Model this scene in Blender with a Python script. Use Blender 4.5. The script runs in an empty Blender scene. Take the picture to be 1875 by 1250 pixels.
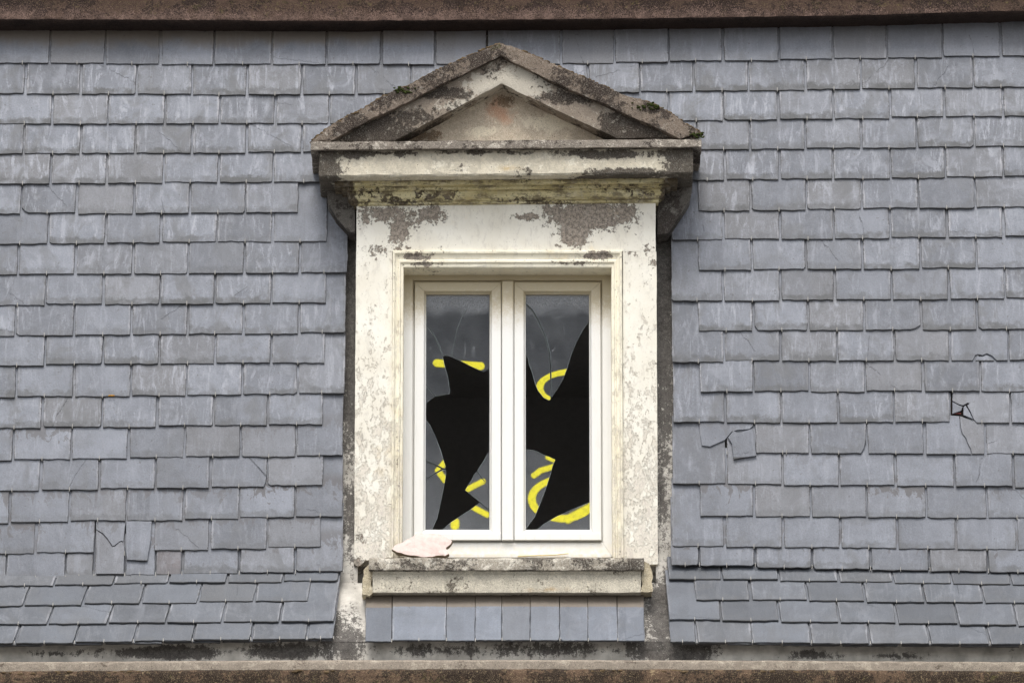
import bpy, bmesh, math, random
from mathutils import Vector, Matrix, noise
random.seed(11)
R = math.radians
S = bpy.context.scene
COL = S.collection
# ------------------------------------------------------------------ camera
TH = R(16.0); FPX = 11750.0; DIST = 25.85; CAMZ = 1.6
CAM = Vector((0.0, -DIST*math.cos(TH), CAMZ))
cd = bpy.data.cameras.new("camera"); cam = bpy.data.objects.new("camera", cd); COL.objects.link(cam)
cam.location = CAM; cam.rotation_euler = (R(90)+TH, 0, 0)
cd.sensor_width = 36.0; cd.lens = FPX/1875.0*36.0; cd.clip_start = 0.5; cd.clip_end = 3000
S.camera = cam
# ------------------------------------------------------------------ light
SUN_EL, SUN_AZ = R(60), R(8)      # azimuth: degrees left of straight-behind-the-camera
w = bpy.data.worlds.new("World"); S.world = w; w.use_nodes = True
nt = w.node_tree; nt.nodes.clear()
sky = nt.nodes.new("ShaderNodeTexSky"); sky.sky_type = 'NISHITA'; sky.sun_disc = False
sky.sun_elevation = SUN_EL; sky.sun_rotation = R(180)+SUN_AZ; sky.dust_density = 4.0; sky.air_density = 1.0
hs = nt.nodes.new("ShaderNodeHueSaturation"); hs.inputs['Saturation'].default_value = 0.38
bg = nt.nodes.new("ShaderNodeBackground"); bg.inputs[1].default_value = 0.15
wo = nt.nodes.new("ShaderNodeOutputWorld")
nt.links.new(sky.outputs[0], hs.inputs['Color']); nt.links.new(hs.outputs[0], bg.inputs[0]); nt.links.new(bg.outputs[0], wo.inputs[0])
sd = bpy.data.lights.new("sun", 'SUN'); sun = bpy.data.objects.new("sun", sd); COL.objects.link(sun)
sd.energy = 1.3; sd.angle = R(24); sd.color = (1.0, 0.965, 0.92)
sdir = Vector((-math.sin(SUN_AZ)*math.cos(SUN_EL), -math.cos(SUN_AZ)*math.cos(SUN_EL), math.sin(SUN_EL)))
sun.rotation_euler = sdir.to_track_quat('Z', 'Y').to_euler(); sun.location = (0, -10, 25)
S.view_settings.view_transform = 'Standard'; S.view_settings.look = 'None'
S.view_settings.gamma = 1; S.view_settings.use_curve_mapping = False
S.view_settings.exposure = 0.56

# ------------------------------------------------------------------ pixel -> place helpers
CT, ST = math.cos(TH), math.sin(TH)
def ray(px, py):
    x = (px-937.5)/FPX; u = -(py-625.0)/FPX
    return Vector((x, CT-u*ST, ST+u*CT))
def onY(px, py, Y):
    d = ray(px, py); return CAM + d*((Y-CAM.y)/d.y)
def onP(px, py, p0, n):
    d = ray(px, py); return CAM + d*((p0-CAM).dot(n)/d.dot(n))
def ZY(py, Y): return onY(937.5, py, Y).z
def XY(px, py, Y): return onY(px, py, Y).x

# ------------------------------------------------------------------ node helper
class NT:
    def __init__(s, name):
        s.m = bpy.data.materials.new(name); s.m.use_nodes = True; s.t = s.m.node_tree; s.t.nodes.clear()
        s.out = s.n("ShaderNodeOutputMaterial")
    def n(s, k, **kw):
        q = s.t.nodes.new(k)
        for a, b in kw.items(): setattr(q, a, b)
        return q
    def L(s, a, b):
        if isinstance(a, bpy.types.NodeSocket): s.t.links.new(a, b)
        else:
            if isinstance(a, (tuple, list)) and len(a) == 3 and b.type == 'RGBA': a = tuple(a)+(1,)
            b.default_value = a
    def pos(s): return s.n("ShaderNodeNewGeometry").outputs['Position']
    def obj(s): return s.n("ShaderNodeTexCoord").outputs['Object']
    def sep(s, v):
        q = s.n("ShaderNodeSeparateXYZ"); s.L(v, q.inputs[0]); return q.outputs
    def M(s, op, a, b=0.0, c=0.0, clamp=False):
        q = s.n("ShaderNodeMath", operation=op, use_clamp=clamp)
        s.L(a, q.inputs[0]); s.L(b, q.inputs[1]); s.L(c, q.inputs[2]); return q.outputs[0]
    def V(s, op, a, b=(0, 0, 0)):
        q = s.n("ShaderNodeVectorMath", operation=op); s.L(a, q.inputs[0]); s.L(b, q.inputs[1])
        return q.outputs['Value'] if op in ('LENGTH', 'DOT_PRODUCT', 'DISTANCE') else q.outputs[0]
    def noise(s, v, sc, det=4.0, ro=0.55, dist=0.0, scl=None):
        if scl: v = s.V('MULTIPLY', v, scl)
        q = s.n("ShaderNodeTexNoise"); s.L(v, q.inputs['Vector']); q.inputs['Scale'].default_value = sc
        q.inputs['Detail'].default_value = det; q.inputs['Roughness'].default_value = ro; q.inputs['Distortion'].default_value = dist
        return q.outputs['Fac']
    def voro(s, v, sc, feat='F1'):
        q = s.n("ShaderNodeTexVoronoi", feature=feat); s.L(v, q.inputs['Vector']); q.inputs['Scale'].default_value = sc
        return q.outputs['Distance']
    def step(s, v, lo, hi):
        q = s.n("ShaderNodeMapRange", interpolation_type='SMOOTHSTEP'); s.L(v, q.inputs[0])
        q.inputs[1].default_value = lo; q.inputs[2].default_value = hi; return q.outputs[0]
    def lin(s, v, a, b, c, d):
        q = s.n("ShaderNodeMapRange"); s.L(v, q.inputs[0])
        for i, x in enumerate((a, b, c, d)): q.inputs[1+i].default_value = x
        return q.outputs[0]
    def mix(s, f, a, b, mode='MIX'):
        q = s.n("ShaderNodeMix", data_type='RGBA', blend_type=mode); s.L(f, q.inputs[0]); s.L(a, q.inputs[6]); s.L(b, q.inputs[7])
        return q.outputs[2]
    def bump(s, h, st, d, nrm=None):
        q = s.n("ShaderNodeBump"); s.L(h, q.inputs['Height']); q.inputs['Strength'].default_value = st; q.inputs['Distance'].default_value = d
        if nrm: s.L(nrm, q.inputs['Normal'])
        return q.outputs[0]
    def pbsdf(s, col, rough=0.85, nrm=None, spec=0.3, metal=0.0):
        q = s.n("ShaderNodeBsdfPrincipled"); s.L(col, q.inputs['Base Color']); s.L(rough, q.inputs['Roughness'])
        q.inputs['Specular IOR Level'].default_value = spec; q.inputs['Metallic'].default_value = metal
        if nrm: s.L(nrm, q.inputs['Normal'])
        return q.outputs[0]
    def done(s, sh): s.L(sh, s.out.inputs[0]); return s.m
    # blobs: list of (px,py,rx,ry,weight) at depth plane Y -> max of soft ellipses
    def blobs(s, P, lst, Y=0.0):
        tot = None
        for (px, py, rx, ry, wt) in lst:
            c = onY(px, py, Y)
            v = s.V('SUBTRACT', P, (c.x, 0, c.z)); v = s.V('MULTIPLY', v, (1/(rx*.0022), 0, 1/(ry*.0022)))
            d = s.V('LENGTH', v); f = s.M('MULTIPLY', s.M('SUBTRACT', 1.0, d, clamp=True), wt)
            tot = f if tot is None else s.M('MAXIMUM', tot, f)
        return tot
def C(r, g, b):                                  # sRGB 0..255 -> linear
    f = lambda c: (c/255/12.92) if c <= 10 else ((c/255+0.055)/1.055)**2.4
    return (f(r), f(g), f(b))

# ------------------------------------------------------------------ materials
zsoil0, zsoil1 = ZY(86, .15), ZY(58, .15)
def mat_slate(name, hue=(0.164, 0.176, 0.202), streak=1.0, soil_shade=0):
    t = NT(name); O = t.obj(); info = t.n("ShaderNodeObjectInfo"); rnd = info.outputs['Random']
    col = t.sep(info.outputs['Color']); margin, light, patch = col[0], col[1], col[2]
    off = t.n("ShaderNodeCombineXYZ"); t.L(t.M('MULTIPLY', rnd, 37.0), off.inputs[0]); t.L(t.M('MULTIPLY', rnd, 91.0), off.inputs[2])
    P = t.V('ADD', O, off.outputs[0])
    uv = t.sep(t.n("ShaderNodeUVMap", uv_map="uv").outputs[0]); v = uv[1]; u = t.M('MULTIPLY', t.M('SUBTRACT', 1.0, t.M('ABSOLUTE', uv[0])), .108)     # metres to the nearest side edge / above the bottom edge
    n1 = t.noise(P, 9, 5, .6); n2 = t.noise(P, 22, 6, .65, scl=(2.2, 1, .45)); n3 = t.noise(P, 130, 4, .7)
    ns = t.noise(P, 13, 6, .68, 1.6, scl=(2.2, 1, .42)); gr = t.noise(P, 420, 2, .6)
    base = t.mix(t.step(n1, .3, .7), tuple(c*.86 for c in hue), tuple(c*1.12 for c in hue))
    rv = t.lin(rnd, 0, 1, .78, 1.22); base = t.mix(1.0, base, rv, 'MULTIPLY')
    r2 = t.M('FRACT', t.M('MULTIPLY', rnd, 7.77))
    base = t.mix(t.M('MULTIPLY', t.step(r2, .55, 1.0), .55), base, (hue[0]*1.05, hue[1]*.97, hue[2]*.86))   # warmer slates
    base = t.mix(1.0, base, t.M('MULTIPLY', t.lin(n3, .3, .7, .84, 1.16), t.lin(gr, .3, .7, .88, 1.12)), 'MULTIPLY')
    # vertical half-tone where a slate was once covered
    r3 = t.M('FRACT', t.M('MULTIPLY', rnd, 13.31))
    sx = t.sep(O)[0]; half = t.step(t.M('ADD', sx, t.M('MULTIPLY', t.M('SUBTRACT', r3, .5), .05)), -.003, .004)
    base = t.mix(t.M('MULTIPLY', half, t.lin(r3, 0, 1, -.30, .34), clamp=True), base, tuple(c*1.4 for c in hue))
    base = t.mix(t.M('MULTIPLY', t.M('SUBTRACT', 1.0, half), t.lin(r3, 1, 0, -.30, .40), clamp=True), base, tuple(c*.72 for c in hue))
    # pale mineral streaks
    m = t.M('MULTIPLY', t.step(t.M('ADD', ns, t.M('MULTIPLY', n3, .22)), .60, .82), t.M('MULTIPLY', light, streak))
    base = t.mix(m, base, (.33, .345, .385))
    m = t.M('MULTIPLY', t.step(t.noise(P, 11, 6, .72, .8), .47, .66), t.M('MULTIPLY', light, .6))
    base = t.mix(m, base, (.27, .285, .32))
    # grime creeping in from the sides
    e3 = t.M('ADD', u, t.M('MULTIPLY', t.M('SUBTRACT', t.noise(P, 24, 6, .7), .5), .05))
    base = t.mix(t.M('MULTIPLY', t.M('SUBTRACT', 1.0, t.step(e3, .002, .016)), t.M('ADD', t.M('MULTIPLY', margin, .55), .12)), base, (.098, .100, .104))
    # powdery side edges
    e = t.M('ADD', u, t.M('MULTIPLY', t.M('SUBTRACT', n2, .5), .035))
    m = t.M('MULTIPLY', t.M('SUBTRACT', 1.0, t.step(e, .003, .009)), t.M('MULTIPLY', t.lin(n1, .38, .62, .0, .9), t.M('ADD', light, .25, clamp=True)))
    base = t.mix(m, base, (.35, .355, .38))
    e2 = t.M('ADD', u, t.M('MULTIPLY', t.M('SUBTRACT', n3, .5), .02))
    m = t.M('MULTIPLY', t.M('SUBTRACT', 1.0, t.step(e2, .001, .004)), t.step(t.noise(P, 30, 3, .6), .48, .56))
    base = t.mix(t.M('MULTIPLY', m, .8), base, (.075, .075, .075))
    dk = t.M('MULTIPLY', t.step(t.noise(P, 8, 5, .65, .6, scl=(1, 1, .7)), .50, .66), t.M('ADD', t.M('MULTIPLY', margin, .65), .12))
    base = t.mix(dk, base, (.115, .118, .122))
    # hairline cracks on some slates
    r5 = t.M('FRACT', t.M('MULTIPLY', rnd, 23.7)); r6 = t.M('FRACT', t.M('MULTIPLY', rnd, 41.3)); on = t.M('GREATER_THAN', t.M('FRACT', t.M('MULTIPLY', rnd, 57.1)), .87)
    th = t.M('MULTIPLY', r5, 3.1); so = t.sep(O)
    ln = t.M('ADD', t.M('MULTIPLY', so[0], t.M('COSINE', th)), t.M('MULTIPLY', t.M('SUBTRACT', so[2], .06), t.M('SINE', th)))
    ln = t.M('ADD', ln, t.M('ADD', t.M('MULTIPLY', t.M('SUBTRACT', r6, .5), .10), t.M('MULTIPLY', t.M('SUBTRACT', n2, .5), .035)))
    crk = t.M('MULTIPLY', t.M('MULTIPLY', t.M('SUBTRACT', 1.0, t.step(t.M('ABSOLUTE', ln), .0004, .0013)), on), t.step(n1, .44, .52))
    base = t.mix(t.M('MULTIPLY', crk, .65), base, (.05, .05, .052))
    # weathered lower margin, then contact shadow painted as a dark bottom line
    vv = t.M('ADD', v, t.M('MULTIPLY', t.M('SUBTRACT', t.noise(P, 26, 5, .7), .5), .085))
    m = t.M('MULTIPLY', t.M('SUBTRACT', 1.0, t.step(vv, .018, .036)), t.M('MULTIPLY', margin, t.lin(t.noise(P, 14, 5, .65), .38, .56, .15, 1.15)), clamp=True)
    base = t.mix(m, base, (.086, .089, .092))
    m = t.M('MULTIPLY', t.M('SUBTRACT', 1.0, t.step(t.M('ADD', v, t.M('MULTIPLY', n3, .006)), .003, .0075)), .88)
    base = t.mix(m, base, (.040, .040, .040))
    # washed boundary: dark unwashed patches high on the exposed face, running down
    vp = t.M('ADD', t.M('MULTIPLY', t.M('SUBTRACT', v, .085), 9.0), t.M('MULTIPLY', t.M('SUBTRACT', t.noise(P, 15, 6, .68, .8, scl=(1.7, 1, .8)), .5), 3.6))
    m = t.M('MULTIPLY', t.M('MULTIPLY', t.step(vp, .28, .36), patch), t.M('SUBTRACT', 1.0, t.step(v, .155, .20)))
    base = t.mix(m, base, (.105, .102, .106))
    WP = t.sep(t.pos()); sz = t.step(t.M('ADD', WP[2], t.M('MULTIPLY', t.M('SUBTRACT', n1, .5), .12)), zsoil0, zsoil1)
    sxm = t.step(t.M('ADD', WP[0], t.M('MULTIPLY', t.M('SUBTRACT', n1, .5), .5)), .2, -1.0)
    base = t.mix(t.M('MULTIPLY', t.M('MULTIPLY', sz, .8), t.M('ADD', sxm, .2, clamp=True)), base, (.155, .125, .092))
    base = t.mix(t.M('MULTIPLY', t.step(gr, .62, .72), .25), base, (.30, .30, .31))
    base = t.mix(t.M('MULTIPLY', t.step(t.noise(P, 60, 3, .5), .70, .74), .6), base, (.085, .085, .085))
    # riven relief
    h = t.M('ADD', t.M('MULTIPLY', t.noise(P, 17, 6, .6, .6, scl=(1.6, 1, .7)), 1.0), t.M('MULTIPLY', n3, .25))
    q = t.n("ShaderNodeMath", operation='SNAP'); t.L(t.noise(P, 12, 3, .5, .5, scl=(1.5, 1, .8)), q.inputs[0]); q.inputs[1].default_value = .13
    h = t.M('ADD', h, t.M('MULTIPLY', q.outputs[0], 1.2)); h = t.M('SUBTRACT', h, crk)
    if soil_shade: base = t.mix(t.M('MULTIPLY', t.step(t.M('ADD', v, t.M('MULTIPLY', t.M('SUBTRACT', n3, .5), .02)), soil_shade, soil_shade+.004), .8), base, C(112, 100, 83))  # beige soil band, its colour darkened to paint in the sill's shadow
    b = t.bump(h, .55, .0045); b = t.bump(gr, .35, .0008, b)
    return t.done(t.pbsdf(base, t.lin(n3, .3, .7, .46, .66), b, .42))
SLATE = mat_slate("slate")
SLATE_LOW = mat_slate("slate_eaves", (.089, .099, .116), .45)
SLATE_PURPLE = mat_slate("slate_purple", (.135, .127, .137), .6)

def layers(t, P, base, lst, h0=0.0):
    """lst: (colour, mask socket, height change); returns colour, height"""
    c = base; h = h0
    for col, m, dh in lst:
        c = t.mix(m, c, col)
        if dh: h = t.M('ADD', h, t.M('MULTIPLY', m, dh))
    return c, h

def mat_stone(name, base, dark, pale, darkness=.5, paleness=.5, blobs_dark=None, blobs_pale=None, Y=0.0, warm=None, blobs_warm=None, rough_sc=1.0, moss=0.0, spk=1.0, lich=.5, lowpale=None, lowcol=(.3, .22, .2)):
    t = NT(name); P = t.pos()
    a = t.noise(P, 7, 8, .65, .3); b = t.noise(P, 26, 8, .7, .6); c = t.noise(P, 90, 6, .7); g = t.noise(P, 330, 3, .65)
    bc = t.mix(t.step(b, .3, .7), tuple(x*.78 for x in base), tuple(x*1.15 for x in base))
    sp = t.M('ADD', t.M('MULTIPLY', a, .72), t.M('ADD', t.M('MULTIPLY', b, .42), t.M('SUBTRACT', t.M('MULTIPLY', c, .38), .21)))
    if warm:
        wv = t.M('ADD', t.M('MULTIPLY', t.noise(P, 11, 6, .65), .7), t.M('MULTIPLY', c, .15))
        if blobs_warm: wv = t.M('ADD', wv, t.blobs(P, blobs_warm, Y))
        bc = t.mix(t.M('MULTIPLY', t.step(wv, .50, .75), .8), bc, warm)
    pv = t.M('ADD', t.M('MULTIPLY', t.noise(P, 19, 8, .75, .4), .8), t.M('MULTIPLY', c, .3))
    if blobs_pale: pv = t.M('ADD', pv, t.blobs(P, blobs_pale, Y))
    pm = t.step(pv, .73-.3*paleness, .79-.3*paleness)
    bc = t.mix(t.M('MULTIPLY', pm, .85), bc, pale)
    dv = sp
    if blobs_dark: dv = t.M('ADD', dv, t.blobs(P, blobs_dark, Y))
    dm = t.step(dv, .765-.42*darkness, .835-.42*darkness)
    bc = t.mix(t.M('MULTIPLY', dm, .88), bc, t.mix(t.step(b, .35, .65), dark, tuple(x*1.9 for x in dark)))
    li = t.M('MULTIPLY', t.step(t.M('ADD', t.M('MULTIPLY', t.noise(P, 34, 6, .75), .75), t.M('MULTIPLY', c, .25)), .575, .61), lich)
    bc = t.mix(li, bc, t.mix(t.step(c, .4, .6), pale, tuple(x*.7 for x in pale)))
    if moss:
        mm = t.M('MULTIPLY', t.step(t.noise(P, 13, 7, .75), .60, .68), moss); bc = t.mix(mm, bc, C(84, 84, 40))
    bc = t.mix(t.M('MULTIPLY', t.step(g, .56, .64), .36*spk), bc, tuple(min(1, x*1.5) for x in pale))
    bc = t.mix(t.M('MULTIPLY', t.step(g, .46, .36), .45*spk), bc, tuple(x*.7 for x in dark))
    if lowpale:                                   # gritty, washed lower edge
        zz = t.sep(P)[2]; lv = t.M('ADD', t.lin(zz, lowpale[1], lowpale[0], 0, 1), t.M('MULTIPLY', t.M('SUBTRACT', t.noise(P, 200, 4, .8), .5), 3.2))
        lv = t.M('ADD', lv, t.M('MULTIPLY', t.M('SUBTRACT', a, .5), 2.0))
        bc = t.mix(t.M('MULTIPLY', t.step(t.M('ADD', lv, t.M('MULTIPLY', t.M('SUBTRACT', g, .5), 3.0)), .55, .95), .8), bc, t.mix(t.step(b, .4, .6), lowcol, tuple(x*.6 for x in lowcol)))
    pit = t.M('MULTIPLY', t.step(t.voro(t.V('ADD', P, (3, 1, 2)), 95), .22, .10), t.step(b, .5, .6))
    bc = t.mix(pit, bc, tuple(x*.6 for x in dark))
    h = t.M('ADD', t.M('MULTIPLY', c, .6), t.M('MULTIPLY', g, .35)); h = t.M('ADD', h, t.M('MULTIPLY', b, .9)); h = t.M('SUBTRACT', h, t.M('MULTIPLY', pit, .7))
    h = t.M('SUBTRACT', h, t.M('MULTIPLY', dm, -.15))
    return t.done(t.pbsdf(bc, .92, t.bump(h, .75*rough_sc, .006), .15))

YTOP = onP(937, 50, Vector((0, -.02, ZY(1057, -.02)))+Vector((0, -math.sin(R(84)), math.cos(R(84))))*.0225, Vector((0, -math.sin(R(84)), math.cos(R(84))))).y-.105
STONE_RAKE = mat_stone("weathered_stone_rake", C(124, 112, 100), C(36, 30, 27), C(176, 168, 156), .60, .36, moss=.35)
STONE_FILLET = mat_stone("weathered_stone_fillet", C(134, 126, 116), C(38, 32, 29), C(206, 198, 184), .53, .50)
STONE_INNER = mat_stone("weathered_stone_inner_rake", C(142, 131, 118), C(36, 31, 28), C(192, 186, 172), .46, .46,
    blobs_dark=[(690, 245, 90, 45, .5), (760, 215, 70, 26, .26), (1165, 235, 95, 44, .36), (1040, 180, 110, 16, .2), (800, 170, 110, 16, .2)],
    blobs_pale=[(900, 160, 60, 40, .3), (960, 150, 70, 45, .3), (840, 195, 45, 18, .18)], Y=-.15, spk=.6)
STONE_CORONA = mat_stone("weathered_stone_corona", C(208, 200, 180), C(38, 31, 28), C(230, 224, 206), .33, .5,
    blobs_dark=[(586, 300, 60, 90, .42), (588, 350, 30, 60, 1.2), (640, 282, 90, 18, .26), (1264, 300, 66, 90, .42), (1280, 350, 40, 60, 1.2), (1150, 316, 120, 14, .34), (1120, 282, 200, 14, .3), (700, 281, 140, 12, .26), (900, 279, 260, 8, .2)],  # strong low end blobs darken the side returns: stain plus painted shade
    Y=-.15, spk=.45, warm=C(198, 172, 124), blobs_warm=[(930, 308, 60, 12, .2)])
TYMP = mat_stone("tympanum_render", C(190, 177, 158), C(92, 76, 60), C(216, 206, 184), .25, .45,
    blobs_dark=[(918, 185, 60, 30, .22), (780, 250, 40, 20, .3)], blobs_pale=[(880, 240, 40, 14, .25), (1010, 225, 70, 26, .25)], Y=-.06,
    warm=C(190, 146, 118), blobs_warm=[(925, 205, 55, 45, .28), (900, 245, 60, 20, .15)])
STONE_SILL = mat_stone("sill_stone", C(198, 191, 174), C(60, 53, 46), C(218, 210, 190), .36, .45, warm=C(178, 150, 108), blobs_warm=[(1010, 1080, 90, 10, .22)], Y=-.13)
STONE_SILLTOP = mat_stone("sill_top_stone", C(168, 160, 146), C(46, 40, 36), C(216, 210, 196), .60, .58, Y=-.16)
STONE_BLOCK = mat_stone("broken_sill_end_stone", C(188, 176, 150), C(84, 66, 50), C(224, 214, 190), .28, .5)
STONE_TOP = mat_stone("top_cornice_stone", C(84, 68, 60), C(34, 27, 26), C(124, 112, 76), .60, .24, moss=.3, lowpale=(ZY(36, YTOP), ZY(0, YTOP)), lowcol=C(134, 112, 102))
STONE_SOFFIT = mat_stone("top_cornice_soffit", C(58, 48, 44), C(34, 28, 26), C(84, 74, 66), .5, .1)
STONE_LEDGE = mat_stone("ledge_stone_mossy", C(98, 80, 66), C(32, 27, 24), C(166, 148, 116), .68, .34, moss=.5)
STONE_FILM = mat_stone("ledge_render_band", C(150, 140, 127), C(78, 70, 62), C(178, 168, 152), .34, .5, rough_sc=.8)
UNDER = mat_stone("side_cornice_cement", C(108, 104, 98), C(46, 41, 38), C(140, 136, 128), .55, .35)

def mat_plaster_strip(name):
    t = NT(name); P = t.pos()
    a = t.noise(P, 5, 7, .7, .2, scl=(1.4, 1, .55)); c = t.noise(P, 60, 6, .75); g = t.noise(P, 300, 3, .7)
    base = t.mix(t.step(t.noise(P, 12, 5, .6), .3, .7), C(164, 160, 152), C(212, 208, 199))
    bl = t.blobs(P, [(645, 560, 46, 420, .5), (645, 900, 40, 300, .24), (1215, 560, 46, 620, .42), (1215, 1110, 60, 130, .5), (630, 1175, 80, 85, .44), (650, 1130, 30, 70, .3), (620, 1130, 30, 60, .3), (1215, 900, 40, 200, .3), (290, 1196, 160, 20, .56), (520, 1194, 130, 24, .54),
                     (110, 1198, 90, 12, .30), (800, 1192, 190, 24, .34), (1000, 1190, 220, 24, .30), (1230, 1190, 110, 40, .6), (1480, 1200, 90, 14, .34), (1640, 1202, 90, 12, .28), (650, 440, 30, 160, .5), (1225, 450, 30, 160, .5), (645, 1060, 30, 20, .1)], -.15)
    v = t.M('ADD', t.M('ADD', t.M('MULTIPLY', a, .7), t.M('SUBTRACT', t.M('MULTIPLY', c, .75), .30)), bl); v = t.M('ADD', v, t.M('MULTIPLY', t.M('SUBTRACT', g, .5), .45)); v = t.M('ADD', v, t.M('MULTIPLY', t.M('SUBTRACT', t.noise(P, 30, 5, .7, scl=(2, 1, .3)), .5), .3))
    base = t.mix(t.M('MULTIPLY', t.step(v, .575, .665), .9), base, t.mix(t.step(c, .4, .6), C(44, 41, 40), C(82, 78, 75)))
    base = t.mix(t.M('MULTIPLY', t.step(g, .60, .68), .5), base, C(208, 204, 194))
    h = t.M('ADD', t.M('MULTIPLY', c, .6), t.M('MULTIPLY', g, .4))
    return t.done(t.pbsdf(base, .9, t.bump(h, .5, .004), .15))
STRIP = mat_plaster_strip("dirty_lime_render")

def mat_cream(name, Y=0.0, peel=None, flake=1.0, grime=0.0, peelcol=C(156, 146, 134), base1=C(226, 221, 206), base2=C(237, 234, 222), olive=0.0):
    """cream limewash over grey cement: peeled patches (peel blobs), faint flaking, lichen specks"""
    t = NT(name); P = t.pos()
    a = t.noise(P, 6, 6, .6); b = t.noise(P, 30, 7, .72, .5); c = t.noise(P, 110, 6, .72); g = t.noise(P, 420, 2, .6)
    base = t.mix(t.step(a, .3, .7), base1, base2)
    # faint beige flaking, coarse shapes with crisp rims
    fl = t.M('ADD', t.M('MULTIPLY', t.noise(P, 17, 9, .78, .3, scl=(1.4, 1, .7)), .72), t.M('MULTIPLY', t.noise(P, 70, 6, .8), .28))
    zz = t.sep(P)[2]; zt, zb = ZY(470, 0), ZY(1030, 0)
    low = t.lin(zz, zt, zb, -.05, .07)
    fl = t.M('ADD', fl, low); fm = t.M('MULTIPLY', t.step(fl, .535, .555), flake)
    base = t.mix(t.M('MULTIPLY', fm, .5), base, t.mix(t.step(b, .4, .6), C(208, 198, 182), C(220, 212, 196)))
    fm2 = t.M('MULTIPLY', t.step(t.M('ADD', fl, t.M('MULTIPLY', t.M('SUBTRACT', b, .5), .25)), .60, .615), flake)
    base = t.mix(t.M('MULTIPLY', fm2, .7), base, C(196, 188, 178))
    rim = t.M('MULTIPLY', t.M('SUBTRACT', t.step(fl, .525, .535), t.step(fl, .545, .56)), flake)
    base = t.mix(t.M('MULTIPLY', t.M('MULTIPLY', rim, t.step(c, .48, .56)), .6), base, C(150, 138, 120))
    if olive:
        ov = t.M('ADD', t.M('MULTIPLY', t.noise(P, 15, 6, .7, scl=(.5, 1, 2.0)), .8), t.M('MULTIPLY', c, .2))
        base = t.mix(t.M('MULTIPLY', t.step(ov, .40, .58), olive), base, C(172, 158, 108))
    h = t.M('MULTIPLY', fm, -.6); h = t.M('ADD', h, t.M('MULTIPLY', c, .22))
    if peel:
        pv = t.M('ADD', t.M('ADD', t.M('MULTIPLY', b, .85), t.M('MULTIPLY', c, .5)), t.blobs(P, peel, Y)); pv = t.M('SUBTRACT', pv, .225)
        pm = t.step(pv, .625, .645)
        pc = t.mix(t.step(t.noise(P, 75, 6, .8), .40, .58), tuple(x*.5 for x in peelcol), tuple(x*1.25 for x in peelcol))
        pc = t.mix(t.step(t.voro(P, 120), .25, .1), pc, C(70, 62, 56))
        base = t.mix(pm, base, pc)
        rm = t.M('SUBTRACT', t.step(pv, .60, .62), t.step(pv, .64, .67))
        base = t.mix(t.M('MULTIPLY', rm, .55), base, C(90, 80, 66))
        h = t.M('ADD', h, t.M('MULTIPLY', pm, -1.6)); h = t.M('ADD', h, t.M('MULTIPLY', t.M('MULTIPLY', pm, c), 1.2))
    if grime:
        gv = t.M('ADD', t.M('MULTIPLY', t.noise(P, 22, 7, .75, scl=(.5, 1, 1.5)), .8), t.M('MULTIPLY', c, .25))
        base = t.mix(t.M('MULTIPLY', t.step(gv, .50, .60), grime), base, t.mix(t.step(c, .4, .6), C(72, 62, 48), C(112, 100, 80)))
    base = t.mix(t.M('MULTIPLY', t.step(t.noise(P, 26, 8, .8, .4, scl=(1.3, 1, .6)), .50, .62), .30), base, C(178, 172, 162))
    spk = t.M('MULTIPLY', t.step(t.voro(P, 60), .17, .10), t.step(t.noise(P, 9, 3, .5), .5, .6))
    base = t.mix(t.M('MULTIPLY', spk, .55), base, C(150, 138, 118))
    base = t.mix(t.M('MULTIPLY', t.step(g, .62, .70), .25), base, C(190, 178, 150))
    base = t.mix(t.M('MULTIPLY', t.step(t.noise(P, 5, 5, .7), .58, .72), .35), base, C(226, 206, 164))
    return t.done(t.pbsdf(base, .8, t.bump(h, .8, .0035), .25))
CREAM_FRIEZE = mat_cream("cream_limewash_frieze", 0, [(705, 392, 75, 26, .36), (730, 420, 30, 66, .40), (785, 392, 56, 30, .36), (740, 408, 60, 26, .3), (712, 456, 70, 18, .22), (668, 392, 34, 40, .26),
    (1075, 395, 120, 44, .46), (1050, 420, 50, 56, .42), (968, 397, 42, 12, .36), (1140, 392, 50, 40, .36), (1020, 385, 60, 26, .34), (1185, 455, 30, 18, .2)], flake=.25)
CREAM_JAMB = mat_cream("cream_limewash_jamb", 0, [(690, 462, 40, 30, .18), (1165, 452, 40, 34, .22), (1196, 480, 24, 60, .16), (660, 985, 22, 24, .2), (655, 1030, 30, 20, .3)], flake=1.0)
CREAM_ARCH = mat_cream("cream_limewash_architrave", -.02, [(762, 468, 48, 15, .32), (775, 482, 60, 9, .26), (1095, 466, 62, 14, .34), (1060, 480, 70, 9, .22), (722, 500, 8, 60, .15), (728, 850, 7, 90, .14)], flake=.7,
    base1=C(232, 224, 200), base2=C(243, 238, 218))
CREAM_BED = mat_cream("cream_limewash_bed_mould", -.05, [(680, 352, 70, 18, .2), (800, 356, 80, 20, .24), (960, 362, 110, 14, .2), (1110, 345, 130, 16, .16), (740, 366, 130, 14, .22), (1010, 366, 150, 10, .22), (930, 334, 330, 7, .16), (1180, 352, 60, 16, .2), (610, 370, 50, 70, 1.2), (1250, 370, 50, 70, 1.2)], flake=.3, grime=.75,  # the two strongest blobs blacken the side returns: stain and painted shade together
    peelcol=C(96, 86, 70), base1=C(214, 204, 160), base2=C(226, 218, 180), olive=.65)

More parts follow.
